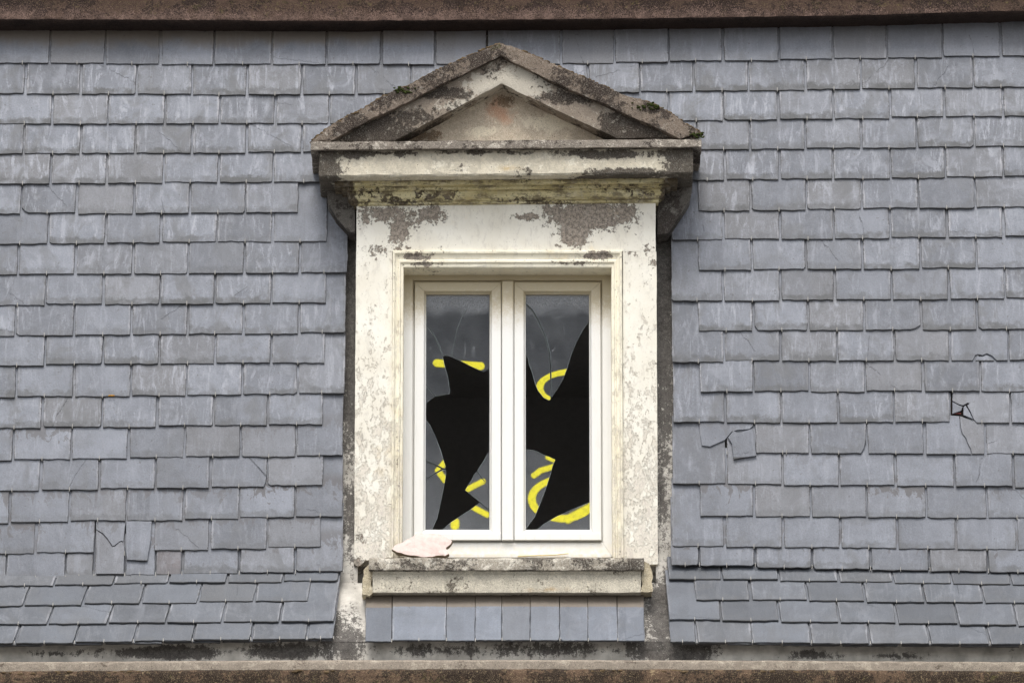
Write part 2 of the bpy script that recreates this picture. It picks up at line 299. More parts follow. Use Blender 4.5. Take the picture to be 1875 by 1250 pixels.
def mat_pvc(name):
    t = NT(name); P = t.pos(); z = t.sep(P)[2]
    g = t.noise(P, 260, 3, .7); b = t.noise(P, 40, 5, .65)
    zt, zm = ZY(510, .1), ZY(640, .1)
    k = t.lin(z, zm, zt, 0.0, 1.0)
    kz = t.M('MULTIPLY', k, t.M('ADD', t.M('MULTIPLY', b, .7), t.M('MULTIPLY', g, .75)))
    base = t.mix(t.M('MULTIPLY', t.step(kz, .12, .60), .92), C(232, 231, 226), C(184, 170, 136))
    lowk = t.lin(z, ZY(990, .1), ZY(1016, .1), 0, .5)
    base = t.mix(t.M('MULTIPLY', lowk, t.step(b, .35, .6)), base, C(226, 208, 172))
    base = t.mix(t.M('MULTIPLY', t.step(t.noise(P, 12, 6, .75, scl=(2, 1, .4)), .52, .70), .16), base, C(190, 184, 166))
    base = t.mix(t.M('MULTIPLY', t.step(t.voro(P, 170), .12, .06), .4), base, C(140, 126, 100))
    return t.done(t.pbsdf(base, .42, t.bump(g, .12, .0006), .45))
PVC = mat_pvc("white_pvc")

def flat(name, col, rough=.7, spec=.3, metal=0.0, nsc=40, var=.2, bmp=.3, bd=.003):
    t = NT(name); P = t.pos(); a = t.noise(P, nsc, 5, .65)
    base = t.mix(a, tuple(x*(1-var) for x in col), tuple(x*(1+var) for x in col))
    return t.done(t.pbsdf(base, rough, t.bump(t.noise(P, nsc*4, 4, .6), bmp, bd), spec, metal))
GASKET = flat("black_rubber", (.02, .02, .02), .6)
STEEL = flat("galvanised_steel", (.27, .26, .24), .5, .5, .4)
ROOM = flat("dark_attic_paint", (.50, .485, .47), .95, .0)
MOSS = flat("moss_green", C(62, 70, 38), 1.0, .05, nsc=120, var=.5, bmp=.9)
CRUST = flat("dry_moss_crust", C(112, 96, 74), 1.0, .05, nsc=90, var=.6, bmp=1.0, bd=.006)
CHUNK = flat("fallen_plaster", C(212, 194, 186), .9, .1, nsc=55, var=.26, bmp=.6)
CHUNK_E = flat("broken_plaster_edge", C(150, 136, 116), .95, .1, nsc=60, var=.3, bmp=1.0)
SLIVER = flat("straw_sliver", C(226, 208, 160), .8)
LICHEN = flat("orange_lichen", C(176, 128, 50), 1.0, .05, nsc=200, var=.35)
BRICK = flat("red_underlay", C(140, 80, 74), .9)
HOLE_SHADE = flat("hole_shade_black", (.02, .017, .015), .95, .05)
WIRE = flat("dark_twig", C(66, 62, 56), .9)

def mat_glass():
    t = NT("dusty_broken_glass"); P = t.pos(); Yg = .125
    fr = t.n("ShaderNodeFresnel"); fr.inputs[0].default_value = 1.52
    gl = t.n("ShaderNodeBsdfGlossy"); gl.inputs['Roughness'].default_value = .04; t.L((.95, .97, 1), gl.inputs[0])
    tr = t.n("ShaderNodeBsdfTransparent"); t.L((.86, .88, .9), tr.inputs[0])
    df = t.n("ShaderNodeBsdfDiffuse")
    m1 = t.n("ShaderNodeMixShader"); t.L(t.M('MULTIPLY', fr.outputs[0], .40), m1.inputs[0]); t.L(tr.outputs[0], m1.inputs[1]); t.L(gl.outputs[0], m1.inputs[2])
    z = t.sep(P)[2]; b = t.noise(P, 12, 6, .7, .4); g = t.noise(P, 300, 3, .7); s = t.noise(P, 60, 5, .8)
    dust_sheen = t.lin(b, .35, .7, .004, .05)
    topk = t.M('ADD', t.lin(z, ZY(588, Yg), ZY(550, Yg), 0, 1), t.M('MULTIPLY', t.M('SUBTRACT', b, .5), .9))
    dust_sheen = t.M('ADD', dust_sheen, t.M('MULTIPLY', t.step(topk, .1, .8), t.lin(g, .40, .58, .06, .34)))
    dust_sheen = t.M('ADD', dust_sheen, t.lin(z, ZY(740, Yg), ZY(972, Yg), 0, .07))  # paler towards the foot: uneven reflection painted in through the dust layer
    dust_sheen = t.M('ADD', dust_sheen, t.M('MULTIPLY', t.step(s, .64, .70), .18))
    sc = t.noise(P, 30, 4, .6, 1.5, scl=(1, 1, .25)); dust_sheen = t.M('ADD', dust_sheen, t.M('MULTIPLY', t.step(sc, .62, .70), .10))
    dust_sheen = t.M('ADD', dust_sheen, t.M('MULTIPLY', t.step(t.voro(P, 130), .14, .05), .14))
    t.L(C(200, 202, 204), df.inputs[0])
    m2 = t.n("ShaderNodeMixShader"); t.L(dust_sheen, m2.inputs[0]); t.L(m1.outputs[0], m2.inputs[1]); t.L(df.outputs[0], m2.inputs[2])
    # sprayed yellow strokes: distance in pixels of the 1875 px photograph, converted to metres on the pane
    k = .0022
    def pt(px, py): q = onY(px, py, Yg); return (q.x, 0, q.z)
    F = t.V('MULTIPLY', P, (1, 0, 1)); masks = []
    jit = t.M('MULTIPLY', t.M('SUBTRACT', t.noise(P, 260, 3, .7), .5), .010)
    def caps(a, b_, hw, soft=2.2):
        A = Vector(pt(*a)); B = Vector(pt(*b_)); d = B-A; l2 = d.length_squared
        pa = t.V('SUBTRACT', F, tuple(A)); h = t.M('DIVIDE', t.V('DOT_PRODUCT', pa, tuple(d)), l2, clamp=True)
        q = t.n("ShaderNodeVectorMath", operation='SCALE'); q.inputs[0].default_value = tuple(d); t.L(h, q.inputs[3])
        dist = t.M('ADD', t.V('DISTANCE', pa, q.outputs[0]), jit)
        masks.append(t.M('SUBTRACT', 1.0, t.step(dist, (hw-soft)*k, (hw+soft*.9)*k)))
    def ring(c, rx, ry, hw, soft=2.2):
        c0 = pt(*c); v = t.V('MULTIPLY', t.V('SUBTRACT', F, c0), (1/(rx*k), 0, 1/(ry*k)))
        l = t.V('LENGTH', v); d = t.M('ABSOLUTE', t.M('SUBTRACT', l, 1.0))
        # local radius so that the stroke keeps its width
        sx = t.sep(v); ca = t.M('DIVIDE', sx[0], t.M('MAXIMUM', l, .05)); rr = t.M('ADD', t.M('MULTIPLY', t.M('ABSOLUTE', ca), (rx-ry)*k), ry*k)
        dist = t.M('ADD', t.M('MULTIPLY', d, rr), jit)
        masks.append(t.M('SUBTRACT', 1.0, t.step(dist, (hw-soft)*k, (hw+soft)*k)))
    caps((800, 664.5), (880, 670), 7.2, 1.8)
    caps((815, 846), (802, 861), 5.5); caps((802, 861), (815, 879), 5.5)
    caps((855, 896), (884, 881), 5.2); caps((864, 927), (892, 942), 5.2); caps((833, 955), (833, 962), 7.5, 3)
    ring((1045, 710), 57, 30, 6.6, 1.6); caps((1003, 837), (1020, 845), 4.2)
    caps((978, 870), (990, 861), 5.2); caps((990, 861), (1014, 854), 5.2); ring((1030, 913), 56, 37, 7.0, 2.0)
    caps((1040, 950), (1078, 930), 7.5, 3.5)
    mk = masks[0]
    for q in masks[1:]: mk = t.M('MAXIMUM', mk, q)
    pn = t.n("ShaderNodeBsdfDiffuse"); t.L(C(216, 208, 64), pn.inputs[0])
    m3 = t.n("ShaderNodeMixShader"); t.L(t.M('MULTIPLY', mk, t.lin(t.noise(P, 70, 4, .7), .3, .55, .72, 1.0)), m3.inputs[0]); t.L(m2.outputs[0], m3.inputs[1]); t.L(pn.outputs[0], m3.inputs[2])
    return t.done(m3.outputs[0])
GLASS = mat_glass()
GLASS_EDGE = flat("broken_glass_edge", C(150, 160, 162), .25, .6)

# ------------------------------------------------------------------ object helpers
ORG = {}
def root(name, loc, label, cat, group=None, kind=None):
    o = bpy.data.objects.new(name, None); COL.objects.link(o); o.location = loc; o.empty_display_size = .1
    ORG[o.name] = Vector(loc); o['label'] = label; o['category'] = cat; o['kind'] = 'thing'
    if group: o['group'] = group
    if kind: o['kind'] = kind
    return o
def part(name, bm, mat, parent=None, label=None, sharp=None, mats=None):
    org = ORG[parent.name] if parent else Vector((0, 0, 0))
    me = bpy.data.meshes.new(name)
    if sharp is not None:
        bm.normal_update()
        for f in bm.faces: f.smooth = True
        for e in bm.edges:
            e.smooth = not (len(e.link_faces) == 2 and e.calc_face_angle(0) > sharp)
    if org.length: bmesh.ops.translate(bm, verts=bm.verts, vec=-org)
    bm.to_mesh(me); bm.free()
    for m in (mats or [mat]): me.materials.append(m)
    o = bpy.data.objects.new(name, me); COL.objects.link(o)
    ORG[o.name] = org.copy()
    if parent: o.parent = parent
    if label: o['label'] = label
    return o
def top(name, bm, mat, org, label, cat, sharp=None, group=None, mats=None):
    bmesh.ops.translate(bm, verts=bm.verts, vec=-Vector(org))
    o = part(name, bm, mat, None, label, sharp, mats); o.location = org; ORG[o.name] = Vector(org)
    o['category'] = cat; o['kind'] = 'thing'
    if group: o['group'] = group
    return o

def resample(pts, seg, closed):
    out = []; n = len(pts)
    for i in range(n if closed else n-1):
        a, b = pts[i], pts[(i+1) % n]; k = max(1, int(math.ceil((b-a).length/seg)))
        for j in range(k): out.append((i, j/k))
    if not closed: out.append((n-2, 1.0))
    return out
def loft(bm, rings, seg=.02, pseg=None, closed=True, caps=True, loop=False):
    """rings: key cross-sections (same point count) joined along the path; everything resampled to about seg"""
    pseg = pseg or seg
    idx = resample(rings[0], pseg, closed)
    prof = []
    for r in rings:
        n = len(r); prof.append([r[i].lerp(r[(i+1) % n], f) for i, f in idx])
    path = []
    kr = len(prof)
    for i in range(kr if loop else kr-1):
        a, b = prof[i], prof[(i+1) % kr]; d = max((p-q).length for p, q in zip(a, b)); k = max(1, int(math.ceil(d/seg)))
        for j in range(k): path.append([p.lerp(q, j/k) for p, q in zip(a, b)])
    if not loop: path.append(prof[-1])
    V = [[bm.verts.new(p) for p in r] for r in path]
    m = len(V[0]); fs = []
    for i in range(len(V) if loop else len(V)-1):
        A, B = V[i], V[(i+1) % len(V)]
        for j in range(m if closed else m-1):
            j2 = (j+1) % m
            fs.append(bm.faces.new((A[j], A[j2], B[j2], B[j])))
    if caps and not loop:
        fs.append(bm.faces.new(V[0][::-1])); fs.append(bm.faces.new(V[-1]))
    bmesh.ops.recalc_face_normals(bm, faces=fs)
    return V
def rough(bm, amp=.002, freq=14, chip=.0, chipf=18, seed=0, ang=.6):
    bm.normal_update(); s = Vector((seed*3.1, seed*1.7, seed*.9)); mv = []
    for v in bm.verts:
        p = v.co; d = noise.noise_vector(p*freq+s)*amp + noise.noise_vector(p*freq*4+s)*amp*.4
        if chip:
            a = max([e.calc_face_angle(0) for e in v.link_edges if len(e.link_faces) == 2] or [0])
            if a > ang:
                c = max(0, noise.noise(p*chipf+s*2)+.15)*1.0+max(0, noise.noise(p*chipf*3.3+s))*.7
                d = d - v.normal*c*chip
        mv.append(d)
    for v, d in zip(bm.verts, mv): v.co += d
def boxr(x0, x1, Yf, Yb, z0, z1):
    """rings for a box swept along x"""
    f = lambda x: [Vector((x, Yf, z0)), Vector((x, Yf, z1)), Vector((x, Yb, z1)), Vector((x, Yb, z0))]
    return [f(x0), f(x1)]
def bbox(bm, x0, x1, Yf, Yb, z0, z1, seg=10.): loft(bm, boxr(x0, x1, Yf, Yb, z0, z1), seg)
def extrude_px(bm, pts, Yf, Yb, seg=.02):
    """polygon given in photo pixels on plane Yf, extruded straight back to Yb (own depth)"""
    P = [onY(x, y, Yf) for x, y in pts]
    idx = resample(P, seg, True); n = len(P)
    Q = [P[i].lerp(P[(i+1) % n], f) for i, f in idx]
    a = [bm.verts.new(p) for p in Q]; ks = max(1, int(abs(Yb-Yf)/.04)); prev = a; fs = [bm.faces.new(a)]
    for k in range(1, ks+1):
        b = [bm.verts.new(Vector((p.x, Yf+(Yb-Yf)*k/ks, p.z))) for p in Q]
        for j in range(len(Q)):
            j2 = (j+1) % len(Q); fs.append(bm.faces.new((prev[j], prev[j2], b[j2], b[j])))
        prev = b
    fs.append(bm.faces.new(prev[::-1]))
    bmesh.ops.recalc_face_normals(bm, faces=fs)

# ------------------------------------------------------------------ roof planes
A_MAIN, A_FLARE = R(84), R(58)
zk = ZY(1057, -.02); PK = Vector((0, -.02, zk))                    # the kink line between main slope and flared eaves
nM = Vector((0, -math.sin(A_MAIN), math.cos(A_MAIN))); uM = Vector((0, math.cos(A_MAIN), math.sin(A_MAIN)))
nF = Vector((0, -math.sin(A_FLARE), math.cos(A_FLARE))); uF = Vector((0, math.cos(A_FLARE), math.sin(A_FLARE)))
T = .0075                                                        # slate thickness
DECK = -.030
def roofp(px, py, off, flare=False):
    n = nF if flare else nM; return onP(px, py, PK+n*off, n)

# ---- setting: ground, facade wall, roof body
bm = bmesh.new(); s = 400
for q in [(-s, -s), (s, -s), (s, s), (-s, s)]: bm.verts.new((q[0], q[1], 0))
bm.faces.new(bm.verts[:])
GROUND = flat("street_paving", (.16, .155, .15), .9, .1, nsc=2, var=.25)
g = part("ground", bm, GROUND); g['kind'] = 'structure'

# ---- plaster strip geometry under the eaves
zE = roofp(640, 1174, DECK, True)                                # lower end of flare deck
YW, zW = zE.y, zE.z
XL, XR = XY(-420, 600, 0), XY(2300, 600, 0)
xcl, xcr = XY(657, 700, 0), XY(1199, 700, 0)                     # just inside the dormer cheeks
ptop = roofp(937, -60, DECK)
def deckbox(bm, x0, x1, pa, pb, n, th=.06, seg=.12):
    """slab along the slope from point pa up to pb"""
    f = lambda x: [Vector((x, pa.y, pa.z)), Vector((x, pb.y, pb.z)), Vector((x, pb.y, pb.z))-n*th, Vector((x, pa.y, pa.z))-n*th]
    loft(bm, [f(x0), f(x1)], seg)
bm = bmesh.new()
pkD = PK+nM*DECK; pkF = PK+nF*DECK
ptD = roofp(937, 395, DECK)
pkL = pkD-uM*.03; deckbox(bm, XL, xcl, pkL, ptop, nM); deckbox(bm, xcr, XR, pkL, ptop, nM); deckbox(bm, xcl, xcr, ptD, ptop, nM)
rough(bm, .0015, 10)
deck_bm = bm
roof = root("mansard_roof", (0, PK.y, PK.z), "steep grey slate mansard slope around the dormer, slates hung on steel hooks", "roof")
part("roof_deck", deck_bm, STRIP, roof, sharp=.5)
eaves = root("flared_eaves", (0, YW, zW), "flared slate skirt at the foot of the steep roof, above the rendered band", "roof eaves")
bm = bmesh.new(); deckbox(bm, XL, XR, Vector((0, YW, zW)), pkF, nF); rough(bm, .0015, 10)
part("eaves_deck", bm, STRIP, eaves, sharp=.5)

# ------------------------------------------------------------------ slates
hooks = {'m': bmesh.new(), 'f': bmesh.new()}
E_M = .0022*56/math.sin(A_MAIN-TH); E_F = .0022*38/math.sin(A_FLARE-TH)
def frame(origin, ex, u, n, tilt):
    ez = (u*math.cos(tilt) - n*math.sin(tilt)).normalized(); ex = (ex - ez*ex.dot(ez)).normalized(); ey = ez.cross(ex)
    return Matrix(((ex.x, ey.x, ez.x, origin.x), (ex.y, ey.y, ez.y, origin.y), (ex.z, ey.z, ez.z, origin.z), (0, 0, 0, 1)))
def slate_mesh(pts, halfw, inset=.0018, lean=0.0):
    """pts: local (x,z) outline, counter-clockwise seen from outside (-y); back at y=0, front at y=-T"""
    bm = bmesh.new(); uvl = bm.loops.layers.uv.new("uv")
    cx = sum(p[0] for p in pts)/len(pts); cz = sum(p[1] for p in pts)/len(pts)
    n = len(pts); ins = []
    for i, (x, z) in enumerate(pts):
        a = pts[i-1]; b = pts[(i+1) % n]; tx, tz = b[0]-a[0], b[1]-a[1]; l = math.hypot(tx, tz) or 1
        k = inset*random.uniform(.5, 1.6); ins.append((x-tz/l*k, z+tx/l*k))
    r0 = [bm.verts.new((x, 0, z)) for x, z in pts]
    r1 = [bm.verts.new((x, -T*random.uniform(.45, .75), z)) for x, z in pts]
    r2 = [bm.verts.new((x, -T, z)) for x, z in ins]
    fs = [bm.faces.new(r2)]
    for A, B in ((r0, r1), (r1, r2)):
        for j in range(n):
            j2 = (j+1) % n; fs.append(bm.faces.new((A[j], A[j2], B[j2], B[j])))
    bmesh.ops.recalc_face_normals(bm, faces=fs)
    big = max(bm.faces, key=lambda f: f.calc_area())
    if big.normal.y > 0: bmesh.ops.reverse_faces(bm, faces=bm.faces[:])
    # triangulate the front with interior UV info kept per vertex
    bmesh.ops.triangulate(bm, faces=[f for f in bm.faces if len(f.verts) > 4])
    for f in bm.faces:
        for l in f.loops: l[uvl].uv = ((l.vert.co.x-l.vert.co.z*lean)/halfw, l.vert.co.z)
    return bm
def outline(w, L, chips, rag=.0019, lean=0.0, taper=(0, 0)):
    """local outline, z=0 bottom; chips: dict corner -> (dx,dz)"""
    h = w/2; P = []
    x0, x1 = -h, h
    bl = chips.get('l'); br = chips.get('r')
    if random.random() < .10 and not bl: bl = (random.uniform(.005, .014), random.uniform(.004, .012))
    if random.random() < .10 and not br: br = (random.uniform(.005, .014), random.uniform(.004, .012))
    rr = lambda a=1.: random.uniform(-rag, rag)*a
    P.append((x0 + (bl[0] if bl else .0012), 0.0 + rr()))
    xs = x0+(bl[0] if bl else 0); xe = x1-(br[0] if br else 0)
    bow = random.uniform(-.0015, .0015)
    for i in range(1, 8):
        f = i/8; P.append((xs+(xe-xs)*f, rr(1.3)+bow*math.sin(f*math.pi)))
    P.append((x1 - (br[0] if br else .0012), rr()))
    if br: P.append((x1-br[0]*.45+rr(), br[1]*.35)); P.append((x1+rr(), br[1]))
    for i in range(1, 5): P.append((x1+rr()-taper[1]*i/5, L*i/8+.002))
    P.append((x1-taper[1], L)); P.append((x0+taper[0], L))
    for i in range(4, 0, -1): P.append((x0+rr()+taper[0]*i/5, L*i/8+.002))
    if bl: P.append((x0+rr(), bl[1])); P.append((x0+bl[0]*.45+rr(), bl[1]*.35))
    if lean: P = [(x+z*lean, z) for x, z in P]
    return P
def put_slate(bm, M, parent, mat, col, label=None, name="slate"):
    me = bpy.data.meshes.new(name); bm.to_mesh(me); bm.free(); me.materials.append(mat)
    o = bpy.data.objects.new(name, me); COL.objects.link(o); o.parent = parent
    o.matrix_local = Matrix.Translation(-ORG[parent.name]) @ M; o.color = col
    if label: o['label'] = label
    return o
def add_hook(M, x, key, z0=-.0045, z1=.0125):
    bm = hooks[key]; hw = .00115; yf = -T-.0022; yb = -T+.001
    for (a, b, c, d) in ((z0, z1, yf, yb), (z0-.0018, z0+.001, yf, .004)):
        vs = []
        for xx in (x-hw, x+hw):
            for yy in (c, d):
                for zz in (a, b): vs.append(bm.verts.new(M @ Vector((xx, yy, zz))))
        for f in ((0, 1, 3, 2), (4, 6, 7, 5), (0, 4, 5, 1), (2, 3, 7, 6), (0, 2, 6, 4), (1, 5, 7, 3)): bm.faces.new([vs[i] for i in f])

SKIP = set(); TWIST = {('L1', 4): (6, -2), ('L1', 7): (4, -5), ('R1', 7): (5, -3), ('L11', 6): (0, 2), ('R11', 2): (-1, 2), ('L9', 4): (-3, 2)}
def slate_row(key, yl, yr, xs, flare, parent, mat, params, chips={}, first=None, lenf=2.25, off=None, hook2=False, x0y=(0, 1875), hooks_on=True, lens={}, gaps=(.0045, .0125)):
    n, u, E = (nF, uF, E_F) if flare else (nM, uM, E_M)
    for i in range(len(xs)-1):
        a, b = xs[i], xs[i+1]
        if (key, i) in SKIP: continue
        yy = lambda x: yl+(yr-yl)*(x-x0y[0])/(x0y[1]-x0y[0])
        o_b = (2.2*T if off is None else off) + random.uniform(0, .0022) + (random.uniform(.001, .004) if random.random() < .12 else 0)
        ja, jb = random.gauss(0, .9), random.gauss(0, .9); tw = TWIST.get((key, i), (0, 0)); ja += tw[0]; jb += tw[1]
        A = roofp(a, yy(a)+ja, o_b+T, flare); B = roofp(b, yy(b)+jb, o_b+T, flare)
        gl, gr = random.uniform(*gaps)/2, random.uniform(*gaps)/2
        ex = (B-A).normalized(); A = A+ex*gl; B = B-ex*gr; w = (B-A).length
        Lf = lens.get(i, lenf); L = E*Lf if not flare else .30
        tilt = math.atan2(2.2*T, E*2.25) if not flare else math.atan2(2.2*T, E*2.25)
        if off is not None: tilt = math.atan2(off, E*2.25)
        mid = (A+B)/2 - n*T; M = frame(mid, ex, u, n, tilt)
        ch = chips.get(i, {})
        ln = 0.0
        if flare: cxp = (a+b)/2-937; ln = -cxp*(.17/837 if cxp < 0 else .10/913)
        bm = slate_mesh(outline(w, L, ch, lean=ln, taper=(random.uniform(-.002, .0015), random.uniform(-.002, .0015))), w/2, lean=ln)
        pm = mat
        col = params(i, (a+b)/2)
        if len(col) == 5: pm = col[4]; col = col[:4]
        put_slate(bm, M, parent, pm, col)
        if hooks_on:
            add_hook(M, random.gauss(0, .002), 'f' if flare else 'm')
            if hook2: add_hook(M, w/2+gr, 'f' if flare else 'm')

rn = random.uniform
def P_top(i, x): return (rn(.0, .25), rn(.1, .5), 0, 1)
def P_hi(i, x): return (rn(.5, 1.), rn(.6, 1.2), 0, 1)
def P_mid(i, x): return (rn(.3, .85), rn(.2, 1.), 0, 1)
def P_low(i, x): return (rn(.15, .5), rn(.05, .45), (rn(.0, .9) if random.random() < .35 else 0), 1)
def P_l2(i, x): return (rn(.2, .6), rn(.1, .4), rn(.5, .95) if x < 640 or random.random() < .4 else 0, 1)
def P_fl(i, x): return (rn(.1, .3), rn(.0, .4), 0, 1)
def P_r18(i, x):
    if 170 < x < 232 or 285 < x < 333 or 1487 < x < 1530: return (.25, .5, .0, 1, SLATE_PURPLE)
    return (rn(.2, .7), rn(.1, .4), rn(.4, .95), 1)

rowsL = [  # y at x=0, y at x=620, joints (left of the dormer)
 (116, 118, [-112, -11, 91, 192, 293, 391, 498, 597, 698, 797, 892]),
 (173, 173, [-56, 46, 148, 250, 351, 452, 553, 652, 752, 852]),
 (227, 226, [-108, -5, 96, 197, 301, 402, 504, 603, 705, 806]),
 (282, 279, [-60, 43, 147, 247, 351, 452, 553, 652]),
 (336, 333, [-112, -10, 92, 195, 299, 400, 500, 612]),
 (391, 389, [-66, 38, 140, 245, 347, 449, 547]),
 (447, 442, [-118, -16, 88, 193, 295, 397, 499, 600]),
 (503, 499, [-71, 33, 138, 243, 344, 447, 549, 637]),
 (559, 555, [-125, -20, 83, 189, 293, 393, 497, 598]),
 (615, 609, [-78, 28, 135, 240, 343, 446, 548, 634]),
 (669, 663, [-128, -23, 82, 188, 291, 394, 497, 597]),
 (727, 720, [-76, 29, 135, 239, 341, 443, 546, 632]),
 (784, 776, [-132, -27, 77, 186, 288, 390, 490, 592]),
 (842, 832, [-84, 23, 130, 235, 337, 440, 542, 629]),
 (899, 887, [-136, -30, 74, 182, 284, 385, 489, 592]),
 (957, 945, [-90, 18, 126, 231, 336, 438, 540, 629]),
 (1014, 1000, [-148, -42, 65, 174, 281, 384, 489, 590]),
 (1059, 1045, [-98, 10, 120, 172, 228, 285, 333, 438, 541, 629]),
]
rowsR = [  # y at x=1230, y at x=1875, joints (right of the dormer)
 (113, 102, [892, 1027, 1126, 1225, 1324, 1427, 1526, 1625, 1726, 1833, 1940]),
 (168, 160, [977, 1077, 1172, 1271, 1371, 1475, 1576, 1678, 1783, 1886, 1990]),
 (221, 213, [1022, 1124, 1224, 1325, 1426, 1527, 1630, 1730, 1837, 1940]),
 (275, 268, [1175, 1276, 1374, 1475, 1577, 1680, 1784, 1888, 1990]),
 (331, 323, [1262, 1329, 1428, 1526, 1631, 1732, 1838, 1942]),
 (386, 380, [1278, 1375, 1477, 1578, 1682, 1787, 1892, 1995]),
 (440, 433, [1228, 1325, 1428, 1527, 1630, 1735, 1838, 1944]),
 (495, 490, [1277, 1377, 1477, 1580, 1686, 1788, 1893, 1998]),
 (551, 547, [1228, 1325, 1429, 1529, 1633, 1738, 1841, 1946]),
 (605, 603, [1277, 1380, 1480, 1583, 1688, 1791, 1897, 2000]),
 (662, 659, [1228, 1326, 1429, 1533, 1638, 1740, 1847, 1952]),
 (717, 716, [1281, 1380, 1483, 1585, 1691, 1796, 1901, 2005]),
 (773, 774, [1230, 1329, 1431, 1535, 1638, 1742, 1850, 1956]),
 (829, 831, [1281, 1382, 1484, 1588, 1694, 1804, 1910, 2015]),
 (885, 891, [1229, 1330, 1434, 1537, 1640, 1749, 1857, 1963]),
 (943, 949, [1280, 1381, 1485, 1588, 1697, 1808, 1915, 2020]),
 (999, 1006, [1229, 1328, 1434, 1540, 1644, 1752, 1863, 1970]),
 (1034, 1048, [1228, 1281, 1383, 1487, 1594, 1703, 1810, 1920, 2026]),
]
chipsL = {5: {1: {'l': (.028, .024)}}, 0: {}, 6: {}, 9: {}, 14: {5: {'r': (.012, .05)}}, 15: {5: {}}, 17: {}, 4: {1: {'l': (.006, .01)}}}
chipsR = {9: {3: {'r': (.042, .022)}, 1: {'l': (.014, .022)}, 5: {'l': (.016, .012)}}, 2: {3: {'l': (.016, .008)}}, 13: {2: {'r': (.022, .06)}}, 11: {}, 4: {0: {'l': (.01, .006)}}}
prm = [P_top]+[P_hi]*4+[P_mid]*8+[P_low]*2+[P_l2]*2+[P_r18]
SKIP |= {('L17', 3), ('R14', 0), ('R13', 5), ('R14', 4), ('R11', 5)}
for r, (ya, yb, xs) in enumerate(rowsL):
    slate_row('L%d' % (r+1), ya, yb, xs, False, roof, SLATE, prm[r], chipsL.get(r, {}), x0y=(0, 620), hook2=(r == 17), lenf=(2.25 if r else 1.7))
for r, (ya, yb, xs) in enumerate(rowsR):
    slate_row('R%d' % (r+1), ya, yb, xs, False, roof, SLATE, prm[r], chipsR.get(r, {}), x0y=(1230, 1875), hook2=(r == 17), lenf=(2.25 if r else 1.7),
              lens={})
slate_row('LS', 1055, 1042, [-150, -45, 62, 146, 200, 256, 309, 386, 490, 585, 628], False, roof, SLATE, P_low, x0y=(0, 620), lenf=1.3, off=.2*T, hooks_on=False)
slate_row('RS', 1031, 1045, [1229, 1250, 1330, 1434, 1540, 1648, 1756, 1866, 1970], False, roof, SLATE, P_low, x0y=(1230, 1875), lenf=1.3, off=.2*T, hooks_on=False)
# left-out slates that are broken: pieces cut from pixel outlines on their own course
def piece(pts, offb, ybot, params, mat=SLATE, extra=0.0, flare=False, label=None, rot=0.0):
    n, u, E = (nF, uF, E_F) if flare else (nM, uM, E_M)
    W = []
    for (x, y) in pts:
        W.append(roofp(x, y, offb+T, flare))
    cx = sum((p.x for p in W))/len(W); zb = roofp((pts[0][0]+pts[-1][0])/2, ybot, offb+T, flare)
    o = Vector((cx, zb.y, zb.z)) - n*T
    tilt = math.atan2(2.2*T, E*2.25)
    M = frame(o, Vector((1, 0, 0)), u, n, tilt); Mi = M.inverted()
    loc = [Mi @ p for p in W]; P2 = [(p.x, p.z) for p in loc]
    # resample long edges + jitter
    Q = []
    for i in range(len(P2)):
        a, b = P2[i], P2[(i+1) % len(P2)]; d = math.hypot(b[0]-a[0], b[1]-a[1]); k = max(1, int(d/.025))
        for j in range(k):
            f = j/k; q = (.0008 if k > 1 else 0); Q.append((a[0]+(b[0]-a[0])*f+rn(-q, q), a[1]+(b[1]-a[1])*f+rn(-q, q)))
    ar = sum(Q[i][0]*Q[(i+1) % len(Q)][1]-Q[(i+1) % len(Q)][0]*Q[i][1] for i in range(len(Q)))
    if ar < 0: Q = Q[::-1]
    hw = max(abs(q[0]) for q in Q); bm = slate_mesh(Q, hw, .0010)
    if extra: M = Matrix.Translation(n*extra) @ M
    return put_slate(bm, M, roof if not flare else eaves, mat, params, label), M
ob = 2.2*T+.001
# right of dormer, row 14: slate snapped across, its lower right corner slipped down
piece([(1283, 716), (1379, 716), (1379, 778), (1372, 784), (1350, 786), (1340, 789), (1327, 805), (1300, 817), (1285, 815), (1280, 775)], ob, 829, (.1, .3, .3, 1), label="slate snapped across with its lower half gone")
piece([(1343, 787), (1351, 792), (1377, 784), (1380, 790), (1385, 834), (1343, 841), (1340, 812), (1333, 800)], ob+.002, 838, (.1, .2, 0, 1), extra=.004, label="broken corner of a slate slipped down askew")
# right, row 13: holed slate
piece([(1744, 660), (1848, 660), (1848, 774), (1789, 774), (1783, 767), (1778, 755), (1771, 741), (1776, 737), (1772, 736), (1764, 741), (1756, 739), (1744, 732)], ob, 774, (.3, .4, 0, 1), label="slate with its lower corner punched in")
piece([(1744, 734), (1756, 741), (1763, 743), (1760, 751), (1752, 754), (1744, 757)], ob, 774, (.3, .5, 0, 1), extra=.001, label="small triangular slate fragment at the hole")
piece([(1764.5, 744), (1768, 741.5), (1772, 747), (1777, 757), (1782, 767), (1773, 763), (1764, 759)], ob, 774, (.1, .9, 0, 1), extra=.002, label="pale splinter of slate beside the hole")
